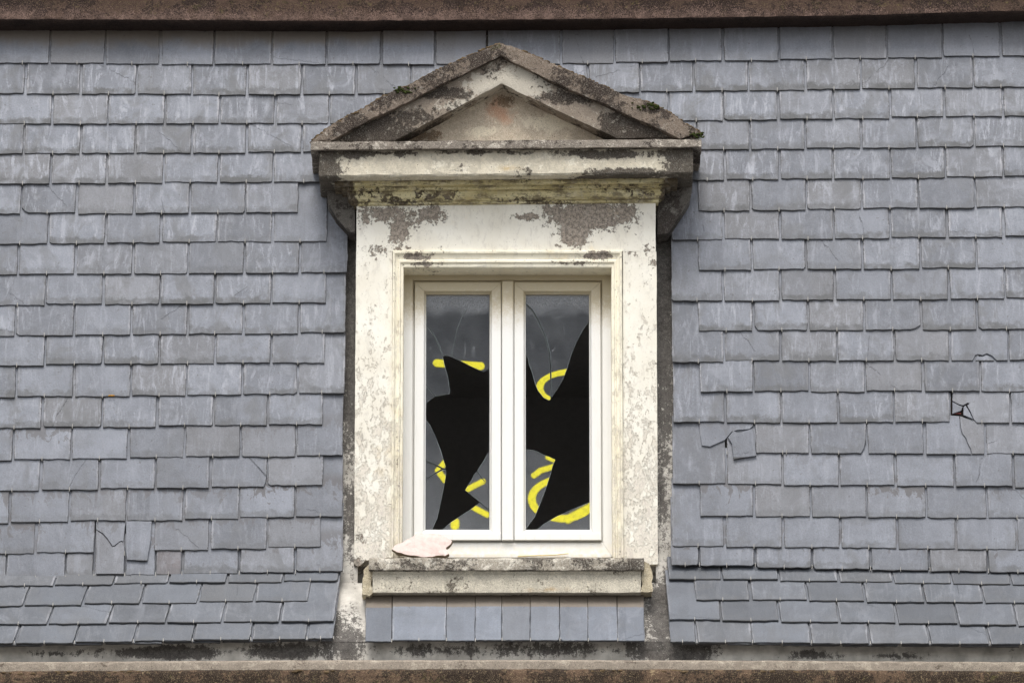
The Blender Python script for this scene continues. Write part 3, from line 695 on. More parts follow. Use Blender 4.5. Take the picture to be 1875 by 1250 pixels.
# right, row 14 below it: cracked from top to bottom (its head is broken away under the hole)
piece([(1696, 716), (1741, 716), (1741, 758), (1757, 759.5), (1758, 782), (1761, 794), (1767, 801), (1771, 812), (1776, 822), (1778, 831), (1696, 831)], 1.2*T+.011, 831, (.3, .3, 0, 1), label="left half of a slate cracked top to bottom")
piece([(1758, 759.5), (1768, 763), (1783, 768), (1802, 768), (1802, 831), (1779.5, 831), (1777.5, 821), (1772.5, 811), (1768.5, 800), (1762.5, 793), (1759.5, 781)], 1.2*T+.011, 831, (.3, .3, 0, 1), label="right half of a slate cracked top to bottom")
# left, row 17: cracked slate with a slipped right part
piece([(176, 890), (279, 890), (278, 954), (231, 954), (229, 962), (226, 990), (222, 989), (218, 991), (210, 998), (206, 999), (197, 985), (188, 975), (180, 970), (176, 967)], ob, 1011, (.2, .2, .5, 1), label="upper part of a slate split by a jagged crack")
piece([(176, 969), (180, 972), (187, 977), (196, 987), (205, 1001), (211, 1000), (218, 993), (222, 991), (226, 994), (228, 1000), (227, 1052), (176, 1052)], ob-.002, 1052, (.1, .3, .1, 1), extra=.010, label="lower part of a slate split by a jagged crack")
piece([(231, 952), (278, 952), (276, 985), (270, 1027), (232, 1025), (230, 1000)], ob+.004, 1026, (.3, .3, .0, 1), extra=.003, label="slipped strip of slate hanging askew")
piece([(1742, 548), (1845, 548), (1845, 659), (1825, 660), (1817, 651), (1807, 646.5), (1799, 650), (1790, 648), (1786, 650), (1781, 660), (1742, 660)], ob, 660, (.4, .4, 0, 1), label="slate with a splintered notch in its lower edge")
piece([(1788, 651.5), (1799, 652.5), (1806, 649.5), (1814, 653), (1820, 660.5), (1800, 660.5), (1786, 661)], ob-.003, 660, (.1, .8, 0, 1), label="pale splinter left in the notch")
for (x, ya, yb, flr) in ((1331, 829, 829, 0), (1440, 829, 829, 0), (1750, 831, 831, 0), (228, 1014, 1014, 0), (1798, 774, 774, 0)):
    pp = roofp(x, ya, ob+T); add_hook(frame(pp-nM*T, Vector((1, 0, 0)), uM, nM, 0), 0, 'm')
# near-black slab set in the hole to paint in its shade
bm = bmesh.new(); p = roofp(1758, 750, -.004); q = roofp(1758, 750, -.02)
deckbox(bm, roofp(1735, 750, 0).x, roofp(1800, 750, 0).x, roofp(1758, 768, T*1.5), roofp(1758, 728, T*1.5), nM, .01, .2)
part("hole_shade", bm, HOLE_SHADE, roof)
bm = bmesh.new(); deckbox(bm, roofp(1746, 755, 0).x, roofp(1759, 755, 0).x, roofp(1758, 757.5, T*1.9), roofp(1758, 755.5, T*1.9), nM, .002, .2)
part("underlay_scrap", bm, BRICK, roof, label="small red scrap showing in the hole")

rowsF = [
 (1072, 1062, [-10-108, -10, 98, 206, 308, 415, 518, 620], 1058, 1070, [1223, 1323, 1427, 1536, 1637, 1744, 1853, 1962]),
 (1109, 1096, [-66, 42, 151, 257, 362, 466, 565], 1095, 1104, [1272, 1375, 1479, 1585, 1695, 1803, 1912]),
 (1142, 1136, [-130, -22, 87, 197, 304, 407, 512, 613], 1132, 1144, [1223, 1321, 1428, 1537, 1643, 1755, 1863, 1972]),
 (1177, 1167, [-84, 26, 136, 244, 352, 459, 562, 611], 1174, 1179, [1226, 1276, 1378, 1486, 1594, 1703, 1813, 1922]),
]
slate_row('FS', 1181, 1171, [-30, 80, 190, 298, 405, 510, 609], True, eaves, SLATE_LOW, P_fl, off=.2*T, x0y=(0, 620), hooks_on=False)
slate_row('FS', 1178, 1183, [1228, 1330, 1432, 1540, 1648, 1758, 1868], True, eaves, SLATE_LOW, P_fl, off=.2*T, x0y=(1230, 1875), hooks_on=False)
for r, (a, b, xs, c, d, xr) in enumerate(rowsF):
    o = 2.2*T if r < 3 else 1.6*T
    slate_row('F', a, b, xs, True, eaves, SLATE_LOW, P_fl, {3: {'r': (.012, .012)}} if r == 0 else {}, x0y=(0, 620), hook2=(r == 3), off=o)
    slate_row('F', c, d, xr, True, eaves, SLATE_LOW, P_fl, x0y=(1230, 1875), hook2=(r == 3), off=o)

# apron of slates under the window sill
apron = root("window_apron", (XY(925, 1172, YW), YW, zW), "single row of blue-grey slates directly under the window sill", "slate apron")
ax = [668, 717, 817, 870, 919, 971, 1025, 1077, 1131, 1181]
parA = apron
def slate_apron():
    n, u = nF, uF
    for i in range(len(ax)-1):
        a, b = ax[i], ax[i+1]; yb = 1172+(2 if i < 1 else 0)+rn(-.8, .8)
        o_b = .010+(i % 2)*.0015
        A = roofp(a, yb, o_b+T, True); B = roofp(b, yb+rn(-.6, .6), o_b+T, True)
        ex = (B-A).normalized(); A = A+ex*.0003; B = B-ex*.0004; w = (B-A).length
        M = frame((A+B)/2-n*T, ex, u, n, .01)
        ch = {'l': (.016, .012)} if i == 6 else ({'r': (.008, .018)} if i == 5 else {})
        tp = (.0, .0)
        if i == 0: tp = (-.0, 0)
        bm = slate_mesh(outline(w, .30, ch, taper=tp), w/2)
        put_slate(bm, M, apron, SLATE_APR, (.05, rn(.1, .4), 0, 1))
        add_hook(M, w/2+.001, 'a')
        if i == 1: add_hook(M, 0, 'a')
    for i in range(len(ax)):
        a = ax[0]+3 if i == 0 else (ax[i-1]+ax[i])/2; b = ax[-1]-3 if i == len(ax)-1 else (ax[i]+ax[i+1])/2
        A = roofp(a, 1171, .006, True); B = roofp(b, 1171, .006, True); w = (B-A).length
        M = frame((A+B)/2-n*T, (B-A).normalized(), u, n, .01)
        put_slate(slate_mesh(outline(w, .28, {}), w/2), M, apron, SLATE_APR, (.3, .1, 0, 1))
SLATE_APR = mat_slate("slate_apron", (.118, .134, .162), .5, soil_shade=.19)
hooks['a'] = bmesh.new()
slate_apron()
for k, par in (('m', roof), ('f', eaves), ('a', apron)):
    o = part("slate_hooks", hooks[k], STEEL, par); o['kind'] = 'stuff'

# ------------------------------------------------------------------ eaves band, ledge, facade wall
bm = bmesh.new(); zb = ZY(1262, YW)
loft(bm, boxr(XL, XR, YW, YW+.25, zb, zW-.002), .03); rough(bm, .002, 9)
o = top("rendered_band", bm, STRIP, (0, YW, zb), "pale stained rendered strip between the lowest slates and the stone ledge", "wall band", sharp=.5)
YL = YW-.055
def yled(x): # y of the ledge top edge in the photo
    return 1214-4*math.sin(max(0, min(1, x/1875))*math.pi)
ledge = root("stone_ledge", (0, YL-.03, ZY(1300, YL)), "long mossy brown stone ledge with a pale top strip along the bottom of the view", "ledge")
def ring_ledge(px, prof):
    x = XY(px, 1220, YL); return [Vector((x, y, ZY(py+(yled(px)-1210), y))) for (y, py) in prof]
pf = [(YL, 1225), (YL, 1210), (YL+.006, 1207.5), (YW+.02, 1207), (YW+.02, 1225)]
bm = bmesh.new(); loft(bm, [ring_ledge(px, pf) for px in (-420, 0, 470, 937, 1400, 1875, 2300)], .016, .01); rough(bm, .0015, 16, .002, 20, 3)
part("top_strip", bm, STONE_FILM, ledge, sharp=.6)
Y2 = YL-.03
pf = [(Y2, 1300), (Y2, 1232), (Y2+.004, 1227), (Y2+.012, 1224.5), (YL+.02, 1224), (YL+.02, 1300)]
bm = bmesh.new(); loft(bm, [ring_ledge(px, pf) for px in (-420, 0, 470, 937, 1400, 1875, 2300)], .012, .01); rough(bm, .0035, 18, .004, 26, 5)
part("ledge_face", bm, STONE_LEDGE, ledge, sharp=.6)
bm = bmesh.new(); bbox(bm, XL, XR, YW+.02, YW+.4, 0, ZY(1263, YW+.02), 1.5)
WALLM = mat_stone("facade_render", C(180, 172, 156), C(90, 82, 74), C(204, 198, 184), .2, .5)
top("facade_wall", bm, WALLM, (0, YW+.02, 0), "plain rendered house wall below the stone ledge", "wall", sharp=.5)

# ------------------------------------------------------------------ top cornice
yb_pts = [(-420, 37), (0, 38), (300, 39), (600, 41), (900, 39), (1200, 36), (1540, 31), (1875, 22), (2300, 10)]
YT = YTOP
cor = root("top_cornice", (0, YT, ZY(-60, YT)), "dark brown weathered stone cornice running across the top of the slates", "cornice")
def ring_top(px, py):
    x = XY(px, 20, YT); zz = lambda yy, Y: ZY(yy, Y)
    zb = zz(py, YT); zt = zz(-70, YT)
    return [Vector((x, YT, zb+.006)), Vector((x, YT-.002, zb+.05)), Vector((x, YT-.02, zt)), Vector((x, YT+.35, zt+.03)), Vector((x, YT+.30, zb-.02)), Vector((x, YT+.10, zb-.004)), Vector((x, YT+.012, zb-.004))]
bm = bmesh.new(); loft(bm, [ring_top(*p) for p in yb_pts], .013, .012); rough(bm, .003, 15, .003, 22, 9)
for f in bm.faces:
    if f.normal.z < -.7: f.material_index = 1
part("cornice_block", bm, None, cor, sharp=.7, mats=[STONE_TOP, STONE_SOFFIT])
bm = bmesh.new(); zr = ZY(-72, YT)+.02
loft(bm, [[Vector((x, YT-.02, zr)), Vector((x, YT+3.5, zr+.6)), Vector((x, YT+3.5, zr+.5)), Vector((x, YT-.02, zr-.04))] for x in (XL, XR)], 2.)
part("upper_roof_slab", bm, SLATE_ROOFTOP if 'SLATE_ROOFTOP' in globals() else UNDER, cor)

# ------------------------------------------------------------------ dormer
xl, xr = XY(651, 700, 0), XY(1202.5, 700, 0)
dz = ZY(1033, 0)
dorm = root("dormer", ((xl+xr)/2, 0, dz), "cream and brown stone dormer with triangular pediment around the broken window", "dormer")
YB = .62                                                         # how far back the dormer's solids run into the roof
# cornice with mitred returns: (projection, photo y)
prof = [(.183, 259), (.183, 273.5), (.176, 275.0), (.160, 276.0), (.150, 277.5), (.150, 322), (.145, 324.5), (.078, 328.0), ]
bed = [(.088, 333.), (.088, 338.5), (.060, 342.), (.060, 347.), (.038, 350), (.038, 353), (.037, 358), (.032, 363), (.023, 367), (.023, 368), (.012, 370), (.012, 374.5), (.0, 376.5)]
def ring_around(k, pr, zback=None):
    """k: 0 back-left, 1 front-left, 2 front-right, 3 back-right"""
    out = []
    for (o, py) in pr:
        z = ZY(py+(1 if k < 2 else -5), -o)
        x = (xl-o) if k < 2 else (xr+o); y = -o if k in (1, 2) else YB
        out.append(Vector((x, y, z)))
    # close inside the wall
    xi = (xl+.02) if k < 2 else (xr-.02); yi = .02 if k in (1, 2) else YB
    out.append(Vector((xi, yi, out[-1].z))); out.append(Vector((xi, yi, out[0].z)))
    return out
fil = prof[:3]+[(.150, 276.0)]
bm = bmesh.new(); loft(bm, [ring_around(k, fil) for k in range(4)], .013, .012); rough(bm, .002, 16, .0035, 24, 11)
part("cornice_fillet", bm, STONE_FILLET, dorm, sharp=.6)
# corona, lower edge slightly worn
cr = [(.150, 276.6), (.150, 321.0), (.147, 324.), (.080, 326.5)]
zc = ZY(324, -.147)
def ring_cor(k):
    out = []
    q = 1 if k < 2 else -5; zc = ZY(323.5+q, -.147)
    pts = [(.150, ZY(276.6+q, -.150)), (.150, ZY(300+q, -.150)), (.1505, ZY(320+q, -.150)), (.146, zc), (.074, zc+.002)]
    for o, z in pts:
        x = (xl-o) if k < 2 else (xr+o); y = -o if k in (1, 2) else YB; out.append(Vector((x, y, z)))
    xi = (xl+.02) if k < 2 else (xr-.02); yi = .02 if k in (1, 2) else YB
    out.append(Vector((xi, yi, zc+.002))); out.append(Vector((xi, yi, out[0].z)))
    return out
bm = bmesh.new(); loft(bm, [ring_cor(k) for k in range(4)], .014, .014); rough(bm, .0022, 12, .004, 22, 13)
part("corona", bm, STONE_CORONA, dorm, sharp=.6)
# bed moulding
def ring_bed(k):
    q = 1 if k < 2 else -5; ztop = ZY(323.5+q, -.147)+.002
    out = [None]
    o = .088; x = (xl-o) if k < 2 else (xr+o); y = -o if k in (1, 2) else YB; out[0] = Vector((x, y, ztop))
    for o, py in bed[1:]:
        x = (xl-o) if k < 2 else (xr+o); y = -o if k in (1, 2) else YB; out.append(Vector((x, y, ZY(py+q, -o))))
    xi = (xl+.02) if k < 2 else (xr-.02); yi = .02 if k in (1, 2) else YB
    out.append(Vector((xi, yi, out[-1].z))); out.append(Vector((xi, yi, ztop)))
    return out
bm = bmesh.new(); loft(bm, [ring_bed(k) for k in range(4)], .013, .01); rough(bm, .0007, 18, .0022, 26, 15)
part("bed_moulding", bm, CREAM_BED, dorm, sharp=.35)
# raking members (gable) ------------------------------------------------
def rake(bm, outer, inner, Yf, Yb, seg=.015, pseg=.014):
    """outer/inner: three px points (left foot, apex, right foot)"""
    rings = []
    for (a, b) in zip(outer, inner):
        A = onY(a[0], a[1], Yf); B = onY(b[0], b[1], Yf)
        rings.append([A, Vector((A.x, Yb, A.z)), Vector((B.x, Yb, B.z)), B])
    loft(bm, rings, seg, pseg)
bm = bmesh.new()
RO = [(568, 260), (604, 231), (639, 211), (668, 198), (700, 176), (732, 161), (751, 154), (796, 130), (841, 110), (886, 89), (916, 79), (952, 90), (1000, 111), (1042, 130), (1080, 145), (1118, 162), (1150, 175), (1192, 188), (1224, 204), (1256, 226), (1283, 243)]
RI = [(605, 259.5), (635, 243), (655, 231), (680, 218), (706, 206), (736, 192), (754, 183), (798, 160), (842, 138), (886, 117), (918, 102), (952, 119), (1000, 144), (1042, 164), (1080, 180), (1118, 196), (1150, 211), (1188, 228), (1215, 240), (1232, 248), (1246, 253.5)]
rake(bm, RO, RI, -.183, -.12)
# square the feet: little end blocks down to the fillet
rough(bm, .004, 17, .006, 26, 21)
part("raking_fillet", bm, STONE_RAKE, dorm, sharp=.6)
bm = bmesh.new()
rake(bm, [(578, 259.5), (918, 90), (1276, 251)], [(722, 258.5), (918, 154), (1131, 254)], -.152, .40, .02, .02)
rough(bm, .0025, 13, .004, 24, 23)
part("raking_corona", bm, STONE_INNER, dorm, sharp=.6)
for nm, pts in (("left", [(598, 340), (650, 340), (650, 428), (638, 424), (616, 398), (600, 372)]), ("right", [(1204, 340), (1268, 340), (1264, 366), (1243, 398), (1224, 426), (1204, 430)])):
    bm = bmesh.new(); extrude_px(bm, pts, .035, .30, .02); rough(bm, .003, 14, .004, 22, 51)
    part("haunch", bm, UNDER, dorm, sharp=.7, label="dark cement haunch under the %s cornice return" % nm)
# gable roof cover running back to the slates
bm = bmesh.new(); rake(bm, [(p[0]+(2 if p[0] < 918 else -2), p[1]+1.5) for p in RO], [(p[0]+(14 if p[0] < 900 else (-14 if p[0] > 930 else 0)), p[1]+14) for p in RO], -.168, YB+.1, .02, .02); rough(bm, .004, 14, .0, seed=25)
part("gable_cap", bm, STONE_RAKE, dorm, sharp=.6)
bm = bmesh.new(); extrude_px(bm, [(690, 257.5), (918, 140), (1165, 257.5)], -.060, .35, .03); rough(bm, .002, 14, seed=27)
part("tympanum", bm, TYMP, dorm, sharp=.5)
# cheeks and front wall ---------------------------------------------------
zf_top = ZY(368, 0)
ox0, ox1 = XY(738, 700, 0), XY(1120, 700, 0); oz1 = ZY(490, 0); oz0 = ZY(1022, 0)
ax0, ax1, az1 = XY(718, 700, 0), XY(1140, 700, 0), ZY(460, 0)
bm = bmesh.new(); loft(bm, boxr(xl, xr, 0, .15, az1, zf_top), .018); rough(bm, .0012, 9)
part("frieze", bm, CREAM_FRIEZE, dorm, sharp=.5)
# left jamb (broken lower corner) and right jamb
def jamb(pts):
    bm = bmesh.new(); extrude_px(bm, pts, 0, .15, .016); rough(bm, .0013, 9, .0015, 30, 31); return bm
yA = 460.2
part("jamb", jamb([(651.8, yA), (718.5, yA), (717.5, 1021), (690, 1021.5), (668, 1026), (662, 1033), (655, 1036), (648, 1031)]), CREAM_JAMB, dorm, label="left jamb with a broken lower corner", sharp=.5)
part("jamb", jamb([(1140, yA), (1202, yA), (1205, 1032), (1190, 1033), (1180, 1027), (1165, 1022), (1141, 1021)]), CREAM_JAMB, dorm, label="right jamb with fine flaking", sharp=.5)
# architrave
ap = [(.044, .004), (.044, -.015), (.041, -.018), (.036, -.018), (.033, -.012), (.028, -.008), (.021, -.006), (.018, -.010), (.013, -.010), (.010, -.003), (.002, -.002), (.0, .001), (.0, .112), (.044, .112)]
def ring_arch(k):
    out = []
    for d, y in ap:
        x = (ox0-d) if k < 2 else (ox1+d); z = oz0 if k in (0, 3) else oz1+d*.9
        if k in (1, 2): z = oz1+d*(az1-oz1)/.044
        out.append(Vector((x, y, z)))
    return out
bm = bmesh.new(); loft(bm, [ring_arch(k) for k in range(4)], .02, .006); rough(bm, .0010, 12, .0018, 30, 33)
part("architrave", bm, CREAM_ARCH, dorm, sharp=.45)
# cheeks
for (a, b) in ((xl+.003, xl+.05), (xr-.05, xr-.003)):
    bm = bmesh.new(); bbox(bm, a, b, .15, YB, dz-.1, zf_top, .1); rough(bm, .001, 10)
    part("cheek", bm, STRIP, dorm, sharp=.5)
# window sill
sill = root("window_sill", (XY(925, 1090, -.14), -.14, ZY(1090, -.14)), "stained cream stone sill with crumbling ends under the broken window", "window sill")
def ring_sill(px, pr, dy=0):
    return [Vector((XY(px, 1050, -.15), y, ZY(py+dy, y))) for (y, py) in pr]
zc2 = ZY(1043, -.165)
def sillring(px):
    x = XY(px, 1050, -.165)
    return [Vector((x, -.165, zc2)), Vector((x, -.165, ZY(1022.5, -.165))), Vector((x, -.160, ZY(1020.5, -.16))), Vector((x, .11, ZY(1020.5, -.16)+.006)), Vector((x, .11, zc2))]
bm = bmesh.new(); loft(bm, [sillring(675), sillring(1180)], .012, .01); rough(bm, .0025, 18, .004, 30, 41)
part("sill_top", bm, STONE_SILLTOP, sill, sharp=.6)
zs0 = ZY(1084.5, -.14)
def sr2(px):
    x = XY(px, 1060, -.14)
    return [Vector((x, -.142, zs0)), Vector((x, -.140, ZY(1052, -.14))), Vector((x, -.150, zc2-.0005)), Vector((x, .04, zc2-.0005)), Vector((x, .04, zs0)), ]
bm = bmesh.new(); loft(bm, [sr2(682), sr2(1174)], .014, .012); rough(bm, .0015, 12, .003, 24, 43)
part("sill_face", bm, STONE_SILL, sill, sharp=.6)
for pts in ([(667, 1044), (676, 1030), (682, 1030), (684, 1050), (681, 1068), (683, 1084), (677, 1091), (664, 1086), (663, 1062)],
            [(1174, 1046), (1180, 1028), (1190, 1030), (1194, 1042), (1194, 1082), (1182, 1083), (1173, 1083), (1176, 1062)]):
    bm = bmesh.new(); extrude_px(bm, pts, -.135, .02, .009); rough(bm, .006, 30, .004, 40, 45)
    part("broken_end", bm, STONE_BLOCK, sill, label="crumbled stub at the sill's %s end" % ("left" if pts[0][0] < 900 else "right"), sharp=.9)

# ------------------------------------------------------------------ casement window
YWN = .105
win = root("casement_window", (XY(928, 1018, YWN), YWN, ZY(1018, YWN)), "white two-leaf casement window with smashed panes sprayed with yellow paint", "window")
def mitred(bm, x0, x1, z0, z1, pr, gap=.0006, seg=.05):
    """four mitred members; pr: closed list (inset from outer edge, Y)"""
    c = [(x0, z0, 1, 1), (x0, z1, 1, -1), (x1, z1, -1, -1), (x1, z0, -1, 1)]
    def ring(i, gx=0, gz=0):
        x, z, sx, sz = c[i]; return [Vector((x+sx*d+gx, y, z+sz*d+gz)) for d, y in pr]
    g = gap
    loft(bm, [ring(0, 0, g), ring(1, 0, -g)], seg, 1); loft(bm, [ring(1, g, 0), ring(2, -g, 0)], seg, 1)
    loft(bm, [ring(2, 0, -g), ring(3, 0, g)], seg, 1); loft(bm, [ring(3, -g, 0), ring(0, g, 0)], seg, 1)
X = lambda px: XY(px, 750, YWN)
Z = lambda py: ZY(py, YWN)
bm = bmesh.new()
# fixed frame: sides 20 px, top 24 px, bottom 28 px
fx0, fx1, fz0, fz1 = ox0-.002, ox1+.002, Z(1019), Z(488)
ix0, ix1, iz0, iz1 = X(757.5), X(1101), Z(990.5), Z(516)
def ring_fr(x0, z0, x1, z1, i, pr):
    out = []
    for (f, y) in pr:                                            # f 0 outer .. 1 inner
        xo, zo = [(fx0, fz0), (fx0, fz1), (fx1, fz1), (fx1, fz0)][i]; xi, zi = [(ix0, iz0), (ix0, iz1), (ix1, iz1), (ix1, iz0)][i]
        out.append(Vector((xo+(xi-xo)*f, y, zo+(zi-zo)*f)))
    return out
fpr = [(0, YWN), (.82, YWN), (.90, YWN+.003), (.93, YWN+.012), (1.0, YWN+.013), (1.0, YWN+.06), (0, YWN+.06)]
for i in range(4):
    a, b = ring_fr(0, 0, 0, 0, i, fpr), ring_fr(0, 0, 0, 0, (i+1) % 4, fpr)
    d = (b[0]-a[0]).normalized()*.0005
    loft(bm, [[p+d for p in a], [p-d for p in b]], .4, 1)
part("window_frame", bm, PVC, win, sharp=.4)
# bottom frame: two shallow steps and weather board
bm = bmesh.new(); bbox(bm, XY(740, 1010, .09), XY(1119, 1010, .09), YWN-.012, YWN-.001, ZY(1019.5, .09), ZY(1013.5, .09), .2)
part("weather_strip", bm, PVC, win, sharp=.4)
spr = [(.0, YWN-.004), (.002, YWN-.007), (.036, YWN-.007), (.0385, YWN-.0055), (.043, YWN+.006), (.0465, YWN+.009), (.0465, YWN+.05), (0, YWN+.05)]
LP, RP = (758.5, 917.5), (941.5, 1100.5)
sashes = []
for (a, b) in (LP, RP):
    bm = bmesh.new(); mitred(bm, X(a), X(b), Z(989), Z(517.3), spr)
    # drip bar along the foot of the sash
    bbox(bm, X(a)+ (.003 if a > 900 else .004), X(b)-.001, YWN-.014, YWN-.006, Z(989.5), Z(977.5), .4)
    bmesh.ops.bevel(bm, geom=[e for e in bm.edges if e.calc_length() > .1 and len(e.link_faces) == 2 and e.calc_face_angle(0) > 1.2], offset=.0012, segments=1, affect='EDGES')
    s_ = part("sash", bm, PVC, win, label="left sash" if a < 900 else "right sash", sharp=.4); sashes.append(s_)
bm = bmesh.new()
rr = [Vector((X(918.6), YWN+.01, 0)), Vector((X(918.6), YWN-.012, 0)), Vector((X(920.5), YWN-.018, 0)), Vector((X(938.6), YWN-.018, 0)), Vector((X(940.6), YWN-.012, 0)), Vector((X(940.6), YWN+.01, 0))]
loft(bm, [[p+Vector((0, 0, Z(989.5))) for p in rr], [p+Vector((0, 0, Z(516.8))) for p in rr]], .5, 1)
part("meeting_cover", bm, PVC, win, sharp=.4)
# rubber gasket behind each glazing bead
YG = .125
for s_, (ga, gb) in zip(sashes, ((777.5, 896.5), (961.5, 1081.5))):
    bm = bmesh.new(); mitred(bm, XY(ga, 750, YG)-.004, XY(gb, 750, YG)+.004, ZY(973, YG)-.004, ZY(536, YG)+.004, [(0, YG-.004), (.0055, YG-.004), (.0055, YG+.012), (0, YG+.012)], 0, .4)
    part("gasket", bm, GASKET, s_)
shardsL = [
 [(774, 533), (900, 533), (900, 672), (896, 674), (885, 681), (862, 670.5), (840, 659), (827.2, 653.6), (829, 640), (832.6, 625), (838.8, 600), (846.4, 580), (855, 563), (845.6, 580), (837.8, 600), (831.5, 625), (828, 640), (826, 653), (819, 651), (814, 650.8), (811.5, 652), (805.3, 635), (795.3, 614.5), (786.5, 601.5), (774, 590)],
 [(774, 592), (785.5, 602.5), (794.2, 615.5), (804.2, 636), (810.6, 652.7), (814, 668), (820, 690), (822.3, 702), (822, 708), (824, 711), (823, 721), (810, 723), (797, 725.3), (790, 716.5), (781, 705), (774, 699)],
 [(774, 701), (780.2, 706), (789, 717.5), (795.6, 726), (787, 732), (780, 738.5), (774, 744)],
 [(774, 760), (780, 768), (788, 779), (798, 800), (808, 827), (813, 845), (816, 853), (815.6, 857.3), (811, 856.8), (797, 849.4), (774, 840)],
 [(774, 842), (796, 851), (808.5, 858.4), (796, 866), (774, 880)],
 [(774, 882), (797, 867.6), (811, 859.8), (816.5, 860), (817, 868), (814, 885), (808, 915), (801, 947), (788, 976), (774, 976)],
 [(900, 822), (896, 827), (893, 829), (886, 843), (876, 857.5), (874, 862.5), (882, 873), (892, 888), (881, 874.5), (873, 864), (870.5, 864.5), (862, 880), (851.6, 897), (866, 908.5), (878.5, 918.4), (900, 936)],
 [(878, 920), (862, 932), (845, 943), (825, 956), (802, 976), (900, 976), (900, 938.5)]]
shardsR = [
 [(958, 533), (1085, 533), (1085, 583), (1079, 588), (1068, 603), (1056, 625), (1046, 650), (1038, 676), (1030, 696), (1019, 714), (1010.2, 727), (1009.8, 700), (1009.1, 670), (1006.8, 645), (1000.4, 619), (986.4, 587), (976, 568), (966, 558), (958, 552)],
 [(958, 555), (965.2, 559.8), (974.6, 569.5), (984.6, 588), (998.6, 619.5), (1004.9, 645.4), (1007, 670), (1007.8, 700), (1008.2, 731), (1005, 733), (995, 728), (985, 715), (980, 703), (974, 681), (968.5, 667), (967.5, 658), (962, 646), (958, 640)],
 [(958, 828), (964, 822.5), (977, 824), (987, 828), (997, 833), (1006, 836), (1017, 841.5), (1012, 853), (1008, 869), (999, 896), (988, 925), (979, 946), (970, 958), (958, 976)],
 [(1085, 915), (1080, 919), (1060, 927), (1040, 935.5), (1018, 945.5), (994, 960), (974, 976), (1085, 976)]]
for s_, lst in zip(sashes, (shardsL, shardsR)):
    for pts in lst:
        bm = bmesh.new(); P = [onY(x, y, YG) for x, y in pts]
        sg = 1 if sum(P[i].x*P[(i+1) % len(P)].z-P[(i+1) % len(P)].x*P[i].z for i in range(len(P))) < 0 else -1
        a = [bm.verts.new(p) for p in P]; b = [bm.verts.new(p+Vector((0, .004, 0))) for p in P]
        n_ = len(P); r_ = []
        for i in range(n_):
            tt = P[(i+1) % n_]-P[i-1]; ll = math.hypot(tt.x, tt.z); k_ = .0010*rn(.5, 1.4)
            r_.append(bm.verts.new(P[i]+Vector((tt.z/ll*k_*sg, -.0011, -tt.x/ll*k_*sg))))
        f1 = bm.faces.new(r_); f2 = bm.faces.new(b[::-1])
        fe = [bm.faces.new((a[i], b[i], b[(i+1) % n_], a[(i+1) % n_])) for i in range(n_)] + [bm.faces.new((r_[i], a[i], a[(i+1) % n_], r_[(i+1) % n_])) for i in range(n_)]
        bmesh.ops.recalc_face_normals(bm, faces=bm.faces[:])
        for f in fe: f.material_index = 1
        bmesh.ops.triangulate(bm, faces=[f1, f2])
        part("glass_shard", bm, None, s_, mats=[GLASS, GLASS_EDGE])
# dark attic room behind the window
bm = bmesh.new(); y0, y1 = .168, 2.6; a0, a1 = xl+.055, xr-.055; b0, b1 = ZY(1100, .2), ZY(440, .2)
for (q0, q1, r0, r1, s0, s1) in ((a0-.004, a0, y0, y1, b0, b1), (a1, a1+.004, y0, y1, b0, b1), (a0, a1, y0, y1, b0-.004, b0), (a0, a1, y0, y1, b1, b1+.004), (a0, a1, y1, y1+.02, b0, b1)):
    bbox(bm, q0, q1, r0, r1, s0, s1, 5)
# front returns around the frame
bbox(bm, a0, a1, y0-.004, y0, b0, ZY(1016, y0), 5); bbox(bm, a0, a1, y0-.004, y0, ZY(492, y0), b1, 5)
bbox(bm, a0, ox0-.0005, y0-.004, y0, ZY(1016, y0)+.0005, ZY(492, y0)-.0005, 5); bbox(bm, ox1+.0005, a1, y0-.004, y0, ZY(1016, y0)+.0005, ZY(492, y0)-.0005, 5)
room = part("attic_room", bm, ROOM); room['kind'] = 'structure'

# ------------------------------------------------------------------ loose things
bm = bmesh.new()
pts = [(717, 1004), (723, 998), (741, 990), (757, 981), (763, 976), (783, 975), (800, 977), (817, 982), (829, 990), (824, 997), (816, 1002), (822, 1012), (815, 1017), (800, 1016), (790, 1019), (770, 1018.5), (745, 1014), (726, 1010)]
Yc = -.03
P0 = [onY(x, y, Yc-.05*(y-975)/44) for x, y in pts]; cen = sum(P0, Vector())/len(P0)
a = [bm.verts.new(p) for p in P0]; b = [bm.verts.new(p+Vector((0, .030, -.004))) for p in P0]; c_ = [bm.verts.new(p.lerp(cen, .35)+Vector((0, -.003+rn(-.002, .002), rn(-.001, .001)))) for p in P0]
n_ = len(P0)
for i in range(n_):
    j = (i+1) % n_; bm.faces.new((a[i], b[i], b[j], a[j])).material_index = 1; bm.faces.new((c_[i], a[i], a[j], c_[j]))
bm.faces.new(c_); bm.faces.new(b[::-1]).material_index = 1
bmesh.ops.recalc_face_normals(bm, faces=bm.faces[:])
bmesh.ops.subdivide_edges(bm, edges=bm.edges[:], cuts=1, use_grid_fill=True); bmesh.ops.subdivide_edges(bm, edges=bm.edges[:], cuts=1, use_grid_fill=True); rough(bm, .0035, 34)
top("plaster_chunk", bm, None, cen, "pinkish white slab of fallen plaster leaning on the left end of the sill", "plaster", sharp=.6, mats=[CHUNK, CHUNK_E])
def tube(bm, pts, r0, r1, k=6):
    rings = []
    for i, p in enumerate(pts):
        r = r0+(r1-r0)*i/(len(pts)-1); rings.append([p+Vector((0, math.cos(t_)*r, math.sin(t_)*r)) for t_ in [2*math.pi*q/k for q in range(k)]])
    loft(bm, rings, 1, 1)
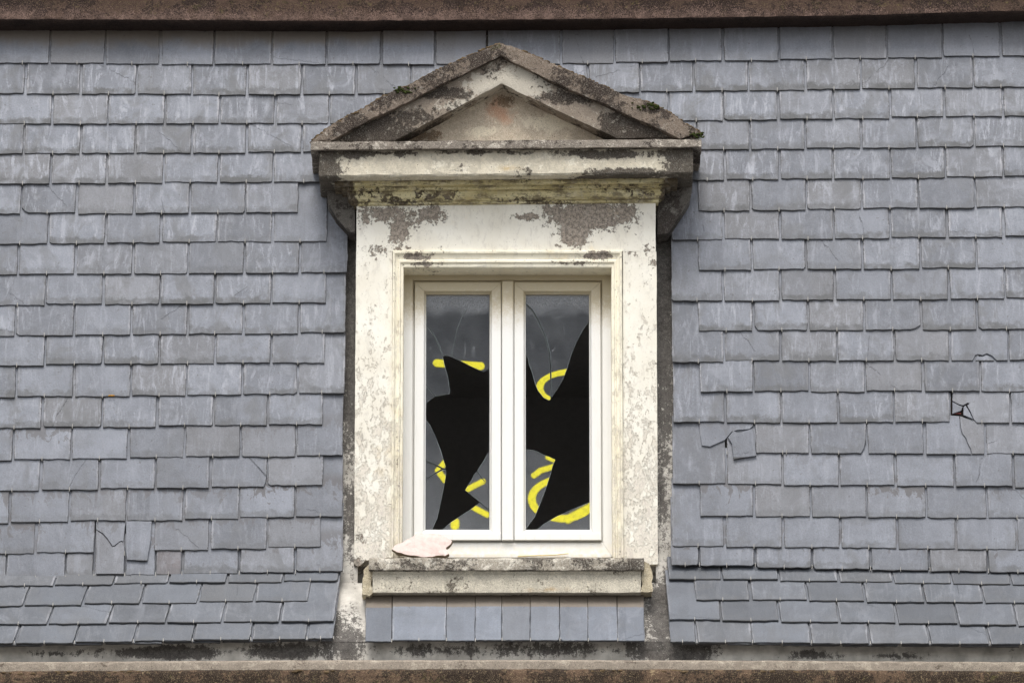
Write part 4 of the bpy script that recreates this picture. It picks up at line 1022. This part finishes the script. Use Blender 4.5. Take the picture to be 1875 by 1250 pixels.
bm = bmesh.new(); tube(bm, [onY(948, 1018, .085), onY(980, 1016.6, .085), onY(1012, 1015.6, .085), onY(1026, 1014.2, .085), onY(1041, 1012.6, .085)], .003, .0022)
top("wood_sliver", bm, SLIVER, onY(995, 1017, .085), "thin straw-coloured sliver lying along the foot of the right sash", "debris", sharp=.9)
# lumps of moss and crust on the pediment
def lump(bm, c, r, sq=(1, 1, .6), seed=0):
    g = bmesh.ops.create_icosphere(bm, subdivisions=2, radius=1.0)
    for v in g['verts']:
        d = v.co.copy(); k = r*(1+.55*noise.noise(d*2.1+Vector((seed, 0, 0)))+.3*noise.noise(d*6+Vector((seed, 3, 0))))
        v.co = c+Vector((d.x*sq[0], d.y*sq[1], d.z*sq[2]))*k
for (px, py, n_) in ((742, 163, 5), (1188, 192, 6), (1276, 245, 4)):
    bm = bmesh.new()
    for i in range(n_*7):
        q = onY(px+random.gauss(0, 1)*n_*1.8, py+2+rn(-5, 5)+(rn(-2, 3)), -.186); lump(bm, q, rn(.0025, .0065), seed=i*3.1+px)
    part("moss_tuft", bm, MOSS, dorm, sharp=2)
bm = bmesh.new()
def along(n_):
    for i in range(n_):
        k = random.randrange(len(RO)-1); a, b = RO[k], RO[k+1]
        f = random.random(); x = a[0]+(b[0]-a[0])*f; y = a[1]+(b[1]-a[1])*f+2
        q = onY(x, y, -.165+rn(-.012, .06)); 
        if noise.noise(q*9) > -.3: lump(bm, q+Vector((0, 0, rn(-.004, .002))), rn(.0025, .008), (1.5, 1.3, .7), seed=i*1.7)
along(760)
o = part("dry_moss", bm, CRUST, dorm, sharp=2); o['kind'] = 'stuff'
bm = bmesh.new()
for i in range(60):
    px = rn(-100, 1975); q = ring_ledge(px, [(Y2+.004, 1227)])[0]
    if noise.noise(q*2.2) > .0:
        for k in range(3): lump(bm, q+Vector((rn(-.02, .02), rn(0, .015), rn(-.006, .003))), rn(.003, .009), (1.6, 1, .7), seed=i*1.3+k)
o = part("moss", bm, CRUST, ledge, sharp=2); o['kind'] = 'stuff'
# orange lichen spot and a twig caught on the slates
bm = bmesh.new()
for k in range(5): lump(bm, roofp(200+k*2, 724, 4*T), .0035, (1.2, .5, .8), k)
part("lichen_spot", bm, LICHEN, roof, sharp=2)
bm = bmesh.new(); tube(bm, [roofp(429, 541, 3.9*T), roofp(440, 534, 4.2*T), roofp(453, 524, 4.4*T)], .0009, .0006, 5); tube(bm, [roofp(437, 536, 4.1*T), roofp(432, 531, 4.4*T)], .0007, .0004, 5)
tw0 = bm; bm = bmesh.new(); tube(bm, [roofp(117, 272, 4*T), roofp(115, 279, 4.3*T), roofp(114, 285, 4.2*T)], .0012, .0008, 5)
top("twig", bm, WIRE, roofp(115, 279, 3.9*T), "tiny dark twig hooked on a slate edge in the upper left", "twig", sharp=2)
bm = tw0
top("twig", bm, WIRE, roofp(440, 534, 3.9*T), "tiny dry twig caught on a slate left of the dormer", "twig", sharp=2)
